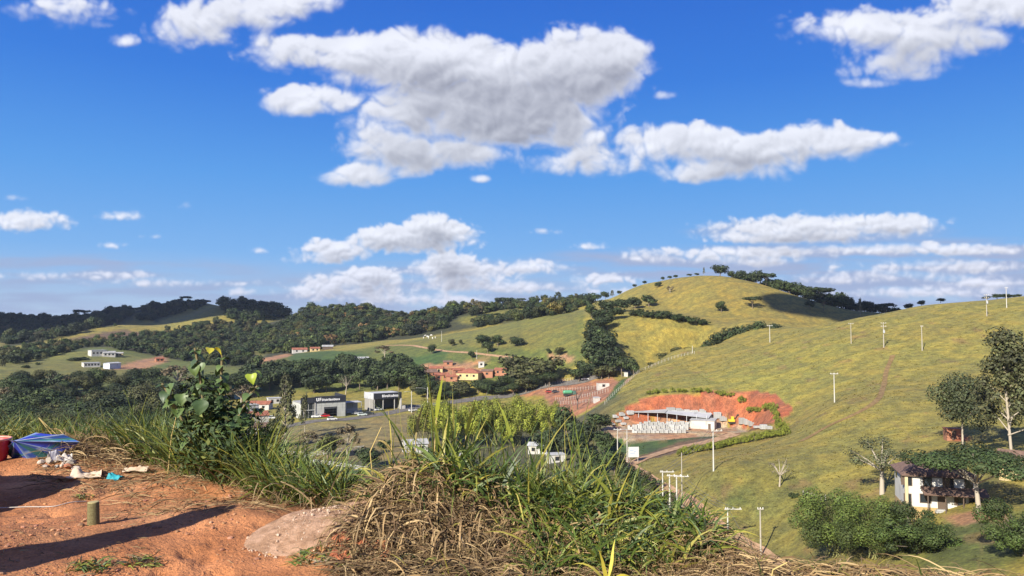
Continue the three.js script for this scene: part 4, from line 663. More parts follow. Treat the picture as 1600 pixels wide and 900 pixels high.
house(668, 588, 28, .15, { wall: brick, roof: tileOld, h: 2.8, windows: 3 }, 'unfinished brick house with a dark roof on the bare terrace'); house(690, 592, 22, .1, { wall: brick, roof: tileRed, h: 2.6 }, 'low brick house with red roof in front of the bare terrace'); house(706, 594, 18, -.1, { wall: brick, roof: tileRed, h: 2.4, windows: 1 }, 'little brick house between the red roof and the yellow house'); house(695, 578, 44, .1, { wall: brick, roof: brick, h: .9, depth: 2, flat: true, windows: 0, name: 'brick_wall' }, 'long unfinished brick wall across the bare terrace');
house(655, 584, 20, .2, { wall: brick, roof: tileRed, h: 2.8 }, 'terracotta-roofed house at the left end of the bare terrace'); house(682, 582, 20, -.1, { wall: creamWall, roof: tileRed, h: 2.8 }, 'cream house with terracotta roof behind the dark-roofed brick house'); house(716, 585, 18, .2, { wall: brick, roof: tileRed, h: 3 }, 'terracotta-roofed house touching the left side of the yellow house'); house(784, 585, 20, -.3, { wall: brick, roof: tileRed, h: 3 }, 'terracotta-roofed house right of the brown house'); house(700, 571, 14, 0, { wall: brick, roof: tileOld, h: 2.4, windows: 1 }, 'small dark-roofed house at the back of the bare terrace');
// low town left of the shops
house(388, 648, 26, .35, { wall: plaster(.45, .45, .5), roof: greyRoof, h: 5, flat: true, windows: 2 }, 'grey two-window house at the top of the low town'); house(408, 640, 30, -.3, { wall: whiteWall, roof: tileRed, h: 3.2 }, 'house with rusty red roof beside the grey two-window house'); house(398, 662, 36, .25, { wall: whiteWall, roof: tileRed, h: 4, rise: 1.6, windows: 0 }, 'house with a big pale wall in the low town'); house(402, 676, 34, .1, { wall: whiteWall, roof: tileOld, h: 2.6, rise: 1.4, windows: 2 }, 'brown-roofed house above the white car'); house(428, 630, 20, .2, { wall: whiteWall, roof: whiteRoof, h: 3, flat: true }, 'white-roofed house behind the tall sparse tree'); house(465, 645, 18, .2, { wall: lightWall, roof: greyRoof, h: 4, flat: true, windows: 1 }, 'grey block left of the dark shop');
house(378, 622, 20, -.2, { wall: plaster(.35, .55, .65), roof: blueRoof, h: 3.5 }, 'light blue house peeping over the broad-leaved foreground shrub');
house(140, 632, 24, .2, { wall: whiteWall, roof: greyRoof, h: 3.2 }, 'white gable house among the valley trees'); house(165, 634, 26, -.2, { wall: whiteWall, roof: tileRed, h: 3.2, windows: 3 }, 'house with pinkish roof among the valley trees'); house(190, 636, 22, 0, { wall: lightWall, roof: tileOld, h: 2.8 }, 'brown-roofed house in the middle of the valley trees'); house(208, 636, 15, .5, { wall: whiteWall, roof: whiteRoof, h: 3.2, rise: 1.4 }, 'white-roofed house right of the brown-roofed one in the valley'); house(250, 630, 18, .1, { wall: brick, roof: tileRed, h: 2.8 }, 'red-roofed house left of the broad-leaved shrub'); house(12, 634, 16, .2, { wall: whiteWall, roof: greyRoof, h: 2.8 }, 'small pale house at the foot of the left field'); house(283, 650, 14, .1, { wall: plaster(.5, .55, .62), roof: greyRoof, h: 3 }, 'pale bluish house hidden behind the shrub stems');
house(648, 706, 36, .2, { wall: whiteWall, roof: greyRoof, h: 3.2, rise: 1.2 }, 'grey-roofed house just above the dry straw heap'); house(842, 708, 30, -.2, { wall: whiteWall, roof: whiteRoof, h: 3, rise: .8 }, 'white-roofed house behind the tall green grass'); house(704, 728, 30, .1, { wall: whiteWall, roof: greyRoof, h: 3 }, 'white-walled house glimpsed through the grass stems'); house(868, 722, 26, .3, { wall: whiteWall, roof: whiteRoof, h: 2.6, flat: true, windows: 1 }, 'small bright white shed left of the dirt road');

// ---------------------------------------------------------------- white rail fences, plot fences, wire fence of the hill
const whitePaint = mat(.52, .52, .50, .6);
function railFence(a, b, n, rails, h, m, name, label, postW = .14) {
  const A = H(...a), B = H(...b), g = thing(name, label, 'fence', A.clone()), P = []; for (let i = 0; i <= n; i++) { const x = lerp(A.x, B.x, i / n), z = lerp(A.z, B.z, i / n); P.push(V(x, height(x, z), z).sub(A)); }
  P.forEach((p) => part('post', box(postW, h + .3, postW, p.x, p.y + h / 2 - .15, p.z), m, g));
  for (let k = 0; k < rails; k++) for (let i = 0; i < n; i++) { const y = h * (k + .8) / (rails + .1), r = limb(V(P[i].x, P[i].y + y, P[i].z), V(P[i + 1].x, P[i + 1].y + y, P[i + 1].z), m === whitePaint ? .075 : .028, m === whitePaint ? .075 : .028, 5); part('rail', r, m, g); }
}
railFence([330, 714], [478, 715], 16, 3, 2.0, whitePaint, 'rail_fence', 'white rail fence crossing behind the green foreground clump'); railFence([478, 715], [568, 703], 10, 3, 1.5, whitePaint, 'rail_fence', 'white rail fence section running up toward the dark bush'); railFence([490, 724], [572, 736], 11, 3, 1.3, whitePaint, 'rail_fence', 'white rail fence bordering the green meadow beside the straw heap');
const fenceGrey = mat(.42, .39, .35, .9);
railFence([852, 604], [985, 584], 34, 2, 1.9, fenceGrey, 'street_fence', 'grey fence of close posts along the street above the plots'); 
railFence([855, 612], [945, 604], 22, 1, 2.0, fenceGrey, 'plot_fence', 'row of pale fence posts on the upper building plot', .13); railFence([868, 626], [950, 612], 22, 1, 1.9, fenceGrey, 'plot_fence', 'row of pale fence posts on the lower building plot', .13); railFence([872, 632], [935, 627], 14, 2, 1.7, fenceGrey, 'plot_fence', 'grey fence at the bottom edge of the building plots', .12);
railFence([945, 632], [1003, 580], 22, 2, 1.6, fenceGrey, 'hill_fence', 'wire fence climbing the left edge of the grassy hill', .12); railFence([1003, 580], [1085, 553], 16, 2, 1.5, fenceGrey, 'hill_fence', 'wire fence following the crest of the grassy hill', .12);
railFence([1255, 775], [1290, 782], 5, 1, 1.0, fenceGrey, 'garden_fence', 'short fence of grey stakes by the bare bush meadow', .1); railFence([1262, 899], [1070, 778], 26, 2, 1.2, woodDark, 'road_fence', 'rough stake fence between the dirt road and the meadow', .12);
// building plots
house(942, 607, 18, .2, { wall: whiteWall, roof: brick, h: 3, flat: true, windows: 1 }, 'white site shed with a reddish flat roof on the building plots'); house(978, 588, 6, 0, { wall: whiteWall, roof: whiteRoof, h: 2.2, flat: true, windows: 0, depth: 2 }, 'little white cabin on the green bank beside the plots'); house(932, 628, 8, .3, { wall: whiteWall, roof: whiteRoof, h: 2, flat: true, windows: 0, depth: 3 }, 'white box container at the lower corner of the plots');
{ const p = hit(889, 619); p.y += .1; const g = thing('green_truck', 'green tank truck parked on the red earth of the plots', 'truck', p, facing(p) + .2), gm = mat(.08, .28, .15, .4); part('tank', new THREE.CapsuleGeometry(1.05, 3.4, 6, 16).rotateZ(Math.PI / 2).translate(-.6, 2.1, 0), gm, g); const c = part('cab', rbox(1.7, 2.0, 2.1, 2.9, 1.75, 0, .2), mat(.06, .12, .10, .4), g); part('windscreen', box(.08, .8, 1.7, 3.76, 2.2, 0), glassy, c); part('chassis', box(6.6, .3, 1.6, .3, .85, 0), darkIn, g); for (const x of [-2.4, -1.2, 2.7]) for (const z of [-.85, .85]) part('wheel', new THREE.CylinderGeometry(.5, .5, .35, 14).rotateX(Math.PI / 2).translate(x, .5, z), rubber, g); }
car(868, 614, .2, [.05, .05, .06], 'dark car parked on the upper building plot'); car(858, 614, .2, [.35, .05, .04], 'dark red car beside the dark one on the upper plot');
{ const p = hit(902, 640), g = thing('leafless_tree', 'dark leafless tree standing on the red bank below the plots', 'tree', p), t = []; const R = rng(31); t.push(limb(V(0, -.3, 0), V(.3, 5, 0), .25, .16)); for (let k = 0; k < 9; k++) { const a = R() * 6.28, y = 3 + 2 * R(), b = V(.3 + Math.cos(a) * 2, y + 2 + R() * 2, Math.sin(a) * 2); t.push(limb(V(.25, y, 0), b, .11, .06), limb(b, b.clone().add(V((R() - .3) * 2, 1.8, R() - .5)), .06, .02)); } part('trunk', t, mat(.07, .055, .045), g); }
// block yard
const blockMat = [plaster(.44, .44, .42), plaster(.38, .38, .36), plaster(.50, .50, .48)], palletMat = mat(.25, .17, .10, .9);
const yardG = [];
function stack(px, py, w, d, h, turn, label, group) { const p = hit(px, py), g = thing('block_stack', label, 'block stack', p, turn, group), R = rng(px * 7 + py); part('pallet', [box(w, .06, d, 0, .13, 0), box(.1, .1, d, -w / 2 + .1, .05, 0), box(.1, .1, d, w / 2 - .1, .05, 0)], palletMat, g); const rows = Math.max(2, Math.round(h / .45)), b = []; for (let r = 0; r < rows; r++) { const n = Math.max(2, Math.round(w / .8)), s = r === rows - 1 && R() < .4 ? 1 : 0; for (let k = 0; k < n - s; k++) b.push(box(w / n - .04, h / rows - .03, d * (.94 + .05 * R()), (k + .5) * w / n - w / 2, .16 + (r + .5) * h / rows, (R() - .5) * .08)); } part('blocks', b, blockMat[Math.floor(R() * 3)], g); }
{
  const p = hit(1045, 662), g = thing('yard_shed', 'long open shed with sagging grey and white sheet roof in the block yard', 'shed', p, facing(p) - .22);
  const W = 31;
  part('roof', [box(15, .14, 10, 0, 0, 0).rotateZ(.03).rotateX(.10).translate(-8.2, 4.6, -2)], greyRoof, g); part('roof_sheet', box(17, .12, 8, 0, 0, 0).rotateZ(-.07).rotateX(.12).translate(6.6, 4.1, -1.5), whiteRoof, g); part('roof_sheet', box(9, .12, 5, 0, 0, 0).rotateX(.1).translate(-8, 5.4, -7), whiteRoof, g);
  for (let k = 0; k < 9; k++) part('post', box(.18, 4.2, .18, -14.5 + k * 3.6, 1.9, 2.2), steel, g); for (let k = 0; k < 9; k++) part('post', box(.18, 4.6, .18, -14.5 + k * 3.6, 2.1, -6), steel, g);
  part('back_wall', box(W, 3, .2, 0, 1.4, -6.4), innerWall, g);
  const a = thing('yard_office', 'low pale block room at the end of the open yard shed', 'shed', hit(1098, 670), facing(p) - .2); part('wall', box(8.5, 3.2, 5.5, 0, 1.5, -2), whiteWall, a); part('roof', box(9, .18, 6, 0, 0, 0).rotateX(.06).translate(0, 3.25, -2), greyRoof, a); opening('door', a, 2.5, 1, .76, .9, 2, woodDark);
  let n = 0;
  for (const [x0, x1, y, k, h] of [[985, 1072, 672, 13, 1.9], [992, 1068, 676, 12, 1.5], [1003, 1080, 667, 12, 2.2]]) for (let i = 0; i < k; i++) stack(lerp(x0, x1, i / (k - 1)), y + (x0 < 990 ? 0 : 1), 1.8, 1.3, h * (.8 + .06 * ((i * 7) % 5)), facing(p) - .15 + .1 * ((i * 3) % 3), 'stack of pale concrete blocks in the rows before the open shed', 'block stacks before the shed');
  for (const [x, y, w, h] of [[962, 653, 2, 1], [972, 650, 2, 1.2], [978, 655, 1.6, .8], [966, 660, 2, .8], [985, 648, 2.4, 1.4], [957, 664, 1.6, .8], [974, 664, 1.8, .7]]) stack(x, y, w, 1.4, h, .3, 'loose low pile of pale blocks at the left end of the yard', 'piles left of the shed');
  for (const [x, y, w, h] of [[1048, 644, 3, 1.6], [1062, 646, 2.6, 1.8], [1075, 648, 2.4, 1.8], [1085, 650, 2.6, 2], [1098, 650, 2, 2.4], [1107, 653, 2.4, 1.8], [1121, 654, 2.4, 2.2], [1130, 658, 2.2, 1.6]]) stack(x, y, w, 1.6, h, .2, 'stack of pale blocks behind the shed against the red bank', 'stacks against the red bank');
  for (const [x, y, w, h] of [[1159, 663, 1.8, 2.2], [1167, 664, 1.6, 2], [1174, 666, 1.6, 1.6], [1186, 669, 3.4, .6], [1193, 671, 2, 1.4], [1202, 671, 1.6, .9]]) stack(x, y, w, 1.4, h, .1, 'stack of grey blocks right of the yellow digger', 'stacks right of the digger');
  const q = hit(1144, 662), e = thing('excavator', 'small yellow digger with raised dark arm in the yard', 'digger', q, facing(q) + .2), y = mat(.62, .40, .03, .5);
  for (const z of [-.8, .8]) part('track', rbox(2.6, .6, .5, 0, .3, z, .25, 3), rubber, e); part('body', rbox(2.2, .9, 1.6, -.2, 1.15, 0, .15), y, e); const cab = part('cab', rbox(1, 1.2, .9, .1, 2.1, .3, .1), y, e); part('window', box(1.02, .6, .7, .12, 2.25, .35), glassy, cab); const arm = part('arm', [limb(V(.8, 1.3, -.2), V(2.2, 3.6, -.2), .18, .14), limb(V(2.2, 3.6, -.2), V(3.0, 1.6, -.2), .13, .1)], darkIn, e); part('bucket', rbox(.7, .6, .8, 3.0, 1.3, -.2, .1), darkIn, arm);
}
// hoarding at the lane entrance
{ const p = hit(990, 724), D = depthOf(p), g = thing('hoarding', 'white advertising hoarding on two posts by the lane entrance', 'sign', p, facing(p) + .25), s = D / F; for (const x of [-1.2, 1.2]) part('post', box(.14, 4.6, .14, x, 2, -.1), greyWood, g); globalThis.board = part('panel', box(17 * s, 16 * s, .08, 0, 3.1, 0), whitePaint, g); for (const [x, y, w] of [[-.5, 3.5, 1.0], [.4, 3.2, .6], [-.3, 2.8, 1.3]]) part('printed_mark', box(w, .25, .02, x, y, .055), mat(.30, .38, .5), g); }
{ const p = hit(1040, 815), g = thing('white_van_load', 'white tarpaulin bundles beside the trio of poles', 'bundle', p, .3); for (const [x, y, z] of [[0, .6, 0], [1.2, .5, -1.5], [2.3, .6, -3]]) part('bundle', new THREE.IcosahedronGeometry(.8, 2).scale(1, .8, 1).translate(x, y, z), whitePaint, g); }
// cattle
{
  const hide = mat(.72, .70, .66, .9), R = rng(5);
  for (let k = 0; k < 7; k++) { const p = hit(660 + k * 3 + R() * 3, 525 + R() * 5), g = thing('white_cow', 'white cow grazing in the herd on the long green field', 'cow', p, R() * 6.28, 'white cattle herd'), parts = []; parts.push(new THREE.CapsuleGeometry(.38, 1.2, 4, 10).rotateZ(Math.PI / 2).translate(0, 1.05, 0), new THREE.SphereGeometry(.24, 8, 6).scale(1.4, .9, .8).translate(1.35, .75, 0), limb(V(.8, 1.15, 0), V(1.25, .8, 0), .26, .18)); for (const x of [-.6, .6]) for (const z of [-.22, .22]) parts.push(limb(V(x, .95, z), V(x, 0, z), .13, .07)); part('body', parts, hide, g); part('tail', limb(V(-1, 1.2, 0), V(-1.1, .5, 0), .04, .02), hide, g); }
}
// lettering on the shops
{
  const { FontLoader } = await import('three/addons/loaders/FontLoader.js'), { TextGeometry } = await import('three/addons/geometries/TextGeometry.js');
  const font = await new FontLoader().loadAsync('fonts/droid/droid_sans_bold.typeface.json'), white = mat(.85, .85, .85, .6);
  const text = (s, size, x, y, z, parent, bold = 1) => { const t = new TextGeometry(s, { font, size, depth: .06, curveSegments: 3 }); t.scale(bold, 1, 1); const m = part('lettering', t.translate(x, y, z), white, parent); return m; };
  { const { f } = shopSign; text('UF', 1.5, -7.0, 7.55, .52, f); text('Distribuidora', 1.0, -4.3, 7.6, .52, f, .98); }
  { const { f, W } = canopySign; text('Bivolcubos', 1.25, -3.4, 6.7, .22, f); }
}

// ---------------------------------------------------------------- foreground grass, straw and plants
class Blades {
  constructor() { this.p = []; this.c = []; this.i = []; }
  // a tapering ribbon that starts at p, leaves along dir and droops; c0 base colour, c1 tip colour
  add(p, dir, len, width, droop, R, c0, c1, seg = 6, kink = 0, floor = true) {
    const d = dir.clone().normalize(), q = p.clone(), side = V(R() - .5, (R() - .5) * .5, R() - .5).cross(d).normalize(), o = this.p.length / 3, kinkAt = kink ? 1 + Math.floor(R() * (seg - 2)) : -1;
    for (let k = 0; k <= seg; k++) {
      const s = k / seg, w = width * .5 * (.45 + .55 * Math.min(1, s * 4)) * (1 - s * s * .96), f = .12 * width;
      this.p.push(q.x - side.x * w, q.y - side.y * w + f * 0, q.z - side.z * w, q.x + side.x * w, q.y + side.y * w, q.z + side.z * w);
      for (let e = 0; e < 2; e++) this.c.push(lerp(c0[0], c1[0], s), lerp(c0[1], c1[1], s), lerp(c0[2], c1[2], s));
      if (k) { const b = o + k * 2; this.i.push(b - 2, b - 1, b, b, b - 1, b + 1); }
      d.y -= droop * (s + .2) / seg * 2; d.x += (R() - .5) * .12; d.z += (R() - .5) * .12; if (k === kinkAt) { d.y -= kink; d.x += (R() - .5) * kink; } d.normalize();
      q.addScaledVector(d, len / seg);
      if (floor) { const g = height(q.x, q.z) + .008; if (q.y < g) { q.y = g + .012 * R(); d.y = Math.max(d.y, -.05); } }
    }
  }
  build(name, material, label, category, parent = scene) { const g = new THREE.BufferGeometry(); g.setAttribute('position', new THREE.Float32BufferAttribute(this.p, 3)); g.setAttribute('color', new THREE.Float32BufferAttribute(this.c, 3)); g.setIndex(this.i); g.computeVertexNormals(); const m = part(name, g, material, parent); if (parent === scene) { tag(m, label, category); kindOf(m, 'stuff'); } return m; }
}
const bladeMat = new THREE.MeshPhysicalMaterial({ vertexColors: true, color: new THREE.Color().setRGB(.82, .82, .8), roughness: .55, side: THREE.DoubleSide, transmission: .22, thickness: 0 });
const strawMat = new THREE.MeshStandardMaterial({ vertexColors: true, color: new THREE.Color().setRGB(.8, .78, .76), roughness: .8, side: THREE.DoubleSide });
const N = (px, depth) => { const x = (px - 800) / F * depth, z = -depth; return V(x, height(x, z), z); };
const GR = [[.085, .135, .020], [.11, .165, .024], [.055, .10, .018], [.16, .205, .028], [.23, .25, .035]], ST = [[.33, .22, .10], [.24, .15, .066], [.44, .32, .16], [.15, .09, .042], [.28, .195, .095]];
const pick = (a, R) => a[Math.floor(R() * a.length)], tone = (c, t) => [c[0] * t, c[1] * t, c[2] * t];
const up = (R, lean, az) => { const a = az ?? R() * 6.28; return V(Math.cos(a) * lean, 1, Math.sin(a) * lean); };
function green(B, R, n, px0, px1, d0, d1, L0, L1, w0, w1, lean, droop, yellow = .12, edgeBias = null) {
  for (let k = 0; k < n; k++) {
    const px = lerp(px0, px1, R()); let d = lerp(d0, d1, R()); if (edgeBias) d = edgeBias(px, R);
    const c = R() < yellow ? [.34, .30, .05] : pick(GR, R), p = N(px, d), t = .75 + .5 * R();
    B.add(p.add(V(0, -.02, 0)), up(R, lean * (.3 + R())), lerp(L0, L1, R()), lerp(w0, w1, R() * R()), droop * (.4 + R()), R, tone(c, t), tone(c, t), 7, R() < .15 ? .8 : 0);
  }
}
function straw(B, R, n, px0, px1, d0, d1, L0, L1, lift, dark = 0) {
  for (let k = 0; k < n; k++) {
    const p = N(lerp(px0, px1, R()), lerp(d0, d1, R())), a = R() * 6.28, c = tone(pick(ST, R), (.7 + .6 * R()) * (1 - dark * R()));
    B.add(p.add(V(0, .01 + lift * R() * R(), 0)), V(Math.cos(a), .9 * R() * R() + .05, Math.sin(a)), lerp(L0, L1, R() * R()), lerp(.004, .017, R() * R()), .5 + 1.3 * R(), R, c, c, 6, R() < .4 ? 1 : 0);
  }
}
const edgePx = (inset, spread) => (px, R) => { const a = Math.atan((px - 800) / F); return (edgeAt(a) - inset + (R() - .5) * spread) * Math.cos(a); };
{
  let B = new Blades(), R = rng(901);
  straw(B, R, 6500, 530, 760, 4.8, 6.5, .12, .5, .10, .5); straw(B, R, 4200, 700, 1130, 4.3, 6.0, .12, .5, .06, .45); straw(B, R, 4500, 600, 1120, 4.2, 5.3, .12, .5, .10, .3);
  for (let k = 0; k < 1300; k++) { const px = 560 + 420 * R(), p = N(px, 5.2 + .9 * R()), c = tone(pick(ST, R), .75 + .5 * R()); B.add(p, up(R, .8), .25 + .4 * R(), .008 + .014 * R(), 2.6 + 2 * R(), R, c, c, 8, R() < .5 ? 1.2 : 0); }
  B.build('dry_straw', strawMat, 'heap of dry brown straw in the middle of the foreground', 'straw');
  B = new Blades(); R = rng(902);
  for (let k = 0; k < 3600; k++) { const px = 880 + 760 * R(), p = N(px, edgePx(.35, .8)(px, R)), a = R() * 6.28, c = tone(pick(ST, R), .7 + .6 * R()); B.add(p.add(V(0, .01 + .06 * R(), 0)), V(Math.cos(a), .5 * R(), Math.sin(a)), .12 + .3 * R(), .004 + .011 * R() * R(), .6 + R(), R, c, c, 5, R() < .4 ? 1 : 0); } for (let k = 0; k < 1300; k++) { const px = 900 + 740 * R(), p = N(px, edgePx(.35, .6)(px, R)), c = tone(pick(ST, R), .9 + .5 * R()); B.add(p, up(R, 1.1), .10 + .24 * R() * R(), .006 + .009 * R(), .8 + 1.5 * R(), R, c, c, 5, R() < .4 ? 1.4 : 0); }
  green(B, R, 260, 1000, 1640, 0, 0, .08, .25, .006, .016, 1, 1, .4, edgePx(.3, .6)); B.build('cut_straw', strawMat, 'pale cut straw along the bottom edge of the ledge', 'straw');
  B = new Blades(); R = rng(903);
  green(B, R, 1900, 690, 980, 5.5, 6.5, .25, .58, .012, .044, .8, 1.0, .16); green(B, R, 2200, 830, 1110, 4.9, 6.1, .2, .5, .012, .034, 1.0, 1.3, .10); green(B, R, 250, 780, 930, 5.3, 5.9, .22, .45, .01, .03, 1.0, 1.3, .15); green(B, R, 260, 590, 720, 5.5, 6.3, .2, .5, .01, .028, .9, 1.2, .3); green(B, R, 200, 640, 1000, 4.7, 5.6, .15, .4, .008, .026, 1.2, 1.5, .3); green(B, R, 90, 640, 950, 5.8, 6.3, .55, .95, .014, .03, .4, .5, .3);
  for (let k = 0; k < 60; k++) { const px = 600 + 350 * R(), p = N(px, 5.9 + .6 * R()), c = R() < .5 ? [.30, .30, .06] : [.16, .21, .04]; B.add(p, up(R, .22), .5 + .75 * R() * R(), .005 + .005 * R(), .12 + .3 * R(), R, c, c, 7, 0, false); }
  B.build('tall_green_grass', bladeMat, 'tall green grass growing over the straw heap', 'grass');
  B = new Blades(); R = rng(904);
  green(B, R, 2600, 205, 430, 0, 0, .35, .95, .010, .030, .6, .95, .10, edgePx(.3, 1.3)); green(B, R, 2200, 380, 545, 0, 0, .3, .72, .010, .028, .7, 1.0, .12, edgePx(.15, 1.0)); for (let k = 0; k < 500; k++) { const px = 205 + 330 * R(), p = N(px, edgePx(.4, 1.2)(px, R)), c = tone(pick(ST, R), .8 + .4 * R()); B.add(p, up(R, .8), .3 + .5 * R(), .006 + .012 * R(), 1 + R(), R, c, c, 7, R() < .4 ? 1 : 0); }
  B.build('green_grass_bank', bladeMat, 'thick green grass bank behind the red earth, around the broad-leaved shrub', 'grass');
  B = new Blades(); R = rng(905);
  green(B, R, 2600, -60, 250, 0, 0, .3, .75, .008, .02, .6, .9, .2, edgePx(.15, .9));
  B.build('thin_grass', bladeMat, 'thin green grass behind the umbrella and the rubbish', 'grass');
  B = new Blades(); R = rng(906);
  straw(B, R, 1500, 85, 215, 8.2, 9.7, .2, .55, .25); straw(B, R, 900, 60, 330, 7.2, 8.6, .1, .4, .03, .4); for (let k = 0; k < 300; k++) { const p = N(110 + 90 * R(), 8.9 + .5 * R()), c = pick(ST, R); B.add(p, up(R, .5), .4 + .35 * R(), .008 + .012 * R(), 1.6, R, c, c, 8, R() < .5 ? 1.2 : 0); }
  straw(B, R, 500, 190, 520, 6.2, 7.6, .15, .5, .03, .3);
  B.build('brown_straw', strawMat, 'brown straw pile between the umbrella and the green bank', 'straw');
  // loose litter on the red earth
  B = new Blades(); R = rng(907);
  for (let k = 0; k < 520; k++) { const px = -20 + 640 * R(), d = 4.6 + 3.6 * R() * R() + .6 * R(), p = N(px, d), a = R() * 6.28, c = tone(pick(ST, R), .5 + .6 * R()); if (fbm(p.x * 1.3, p.z * 1.3 + 40, 3) < .47) continue; B.add(p.add(V(0, .006, 0)), V(Math.cos(a), .02, Math.sin(a)), .03 + .13 * R() * R(), .004 + .005 * R(), .2, R, c, c, 3); }
  B.build('straw_litter', strawMat, 'bits of dry straw scattered over the red earth', 'litter');
}
// small weed tufts on the earth
function tuft(px, py, n, L, label, dry = .3) { const p = hit(px, py, 2, 14), R = rng(px * 3 + py), g = thing('weed_tuft', label, 'weed', p), B = new Blades(); for (let k = 0; k < n; k++) { const a = R() * 6.28, q = p.clone().add(V((R() - .5) * L * 1.4, 0, (R() - .5) * L)); q.y = height(q.x, q.z) - .005; const c = R() < dry ? pick(ST, R) : tone(pick(GR, R), 1.1); B.add(q, V(Math.cos(a), .5 + R(), Math.sin(a)), L * (.4 + .8 * R()), .008 + .008 * R(), 1.2 + R(), R, c, c, 5); } const m = B.build('blades', bladeMat, '', '', g); m.position.sub(p); }
tuft(140, 888, 60, .16, 'green weed tuft on the open earth in front of the stake', .1); tuft(225, 882, 60, .17, 'half-dry weed tuft on the open earth beside the green one', .55); tuft(425, 830, 50, .12, 'small weed tuft left of the pale rubble heap', .25); tuft(490, 872, 70, .17, 'uprooted dark weed lying in front of the red clods', .3); tuft(132, 778, 30, .10, 'tiny weed growing among the straw litter by the stake', .3); tuft(545, 880, 60, .15, 'weed with pale blades at the foot of the straw heap', .6);

// broad-leaved shrub
function heart(len, w, fold, curl, R) {
  const n = 8, pos = [], idx = []; for (let k = 0; k <= n; k++) { const s = k / n, ww = w * Math.pow(Math.sin(Math.PI * Math.pow(s * .93 + .07, .62)), .9), y = -curl * s * s * len; for (const e of [-1, -.5, 0, .5, 1]) pos.push(e * ww * .5, y + Math.abs(e) * fold * ww + .01 * Math.sin(s * 14 + e * 5) * w, s * len); if (k) for (let e = 0; e < 4; e++) { const b = k * 5 + e; idx.push(b - 5, b, b - 4, b - 4, b, b + 1); } }
  const g = new THREE.BufferGeometry(); g.setAttribute('position', new THREE.Float32BufferAttribute(pos, 3)); g.setIndex(idx); g.computeVertexNormals(); return g;
}
{
  const R = rng(640), base = N(332, 7.55), g = thing('broad_leaved_shrub', 'broad-leaved shrub with large round leaves rising from the green bank', 'shrub', base); g.scale.set(1.05, .86, 1); const wood = mat(.16, .13, .06, .85), shapes = [0, 1, 2, 3].map((k) => heart(1, .82 + .06 * k, .10 + .05 * k, .25 + .12 * k, R));
  const lm = [[.055, .10, .03], [.08, .13, .035], [.04, .075, .028], [.10, .155, .04]].map((c) => new THREE.MeshPhysicalMaterial({ color: new THREE.Color().setRGB(...c), roughness: .5, side: THREE.DoubleSide, transmission: .2, thickness: 0 })), yellow = mat(.38, .34, .03, .6), bright = new THREE.MeshPhysicalMaterial({ color: new THREE.Color().setRGB(.30, .38, .03), roughness: .5, side: THREE.DoubleSide, transmission: .25, thickness: 0 });
  const leaf = (p, a, pitch, len, m) => { const o = part('leaf', shapes[Math.floor(R() * 4)], m, g); o.position.copy(p); o.rotation.set(pitch, a, (R() - .5) * .6, 'YXZ'); o.scale.setScalar(len); return o; };
  const stems = [[-.02, .05, 1.50, -.10], [.10, 0, 1.42, .02], [.05, -.1, 1.05, .38], [-.15, .1, 1.1, -.25], [.2, .1, .9, .2], [-.05, -.05, .8, .55]];
  for (const [x, z, h, lean] of stems) {
    const c = new THREE.QuadraticBezierCurve3(V(x * .3, -.05, z * .3), V(x, h * .55, z), V(x + lean, h, z + .05)); part('stem', new THREE.TubeGeometry(c, 12, .012, 6), wood, g);
    for (let k = 0; k < 20; k++) { const t = .2 + .78 * k / 20, p = c.getPoint(t), a = k * 2.4 + R(); leaf(p, a, .2 + .8 * R(), (.085 + .085 * R()) * (1.15 - t * .4), pick(lm, R)); }
    for (let k = 0; k < 4; k++) leaf(c.getPoint(.97), k * 1.6 + R(), -.3 + .5 * R(), .06 + .03 * R(), pick(lm, R));
  }
  leaf(V(.02, .92, .28), .1, 1.25, .17, lm[0]); leaf(V(-.30, 1.10, .15), -.4, 1.0, .15, lm[1]); leaf(V(-.12, 1.30, .1), .3, 1.1, .12, lm[3]); leaf(V(-.05, 1.33, .1), -.2, 1.2, .11, lm[1]); leaf(V(-.20, .98, .2), .5, .9, .13, lm[3]);
  leaf(V(.02, 1.50, .1), .4, .5, .10, yellow); leaf(V(.06, 1.49, .1), 2.2, .4, .09, yellow); leaf(V(.42, 1.20, .1), .3, .9, .11, bright); leaf(V(.44, 1.23, .05), 1.6, .6, .10, bright);
  // dense small leaves low down
  const L = new Leaves(); for (let k = 0; k < 4200; k++) { const u = V(R() * 2 - 1, R() * 2 - 1, R() * 2 - 1); if (u.lengthSq() > 1) continue; const t = .5 + .8 * R(), c = R() < .1 ? [.14, .16, .03] : [.045, .085, .02]; const hi = k % 3 === 0; L.leaf(hi ? V(-.05 + u.x * .30, .85 + u.y * .35, u.z * .25) : V(.12 + u.x * .45, .42 + u.y * .48, u.z * .35), u.clone().normalize(), .034, R, tone(c, t), .45); }
  part('undergrowth', L.build(), leafMat, g);
}
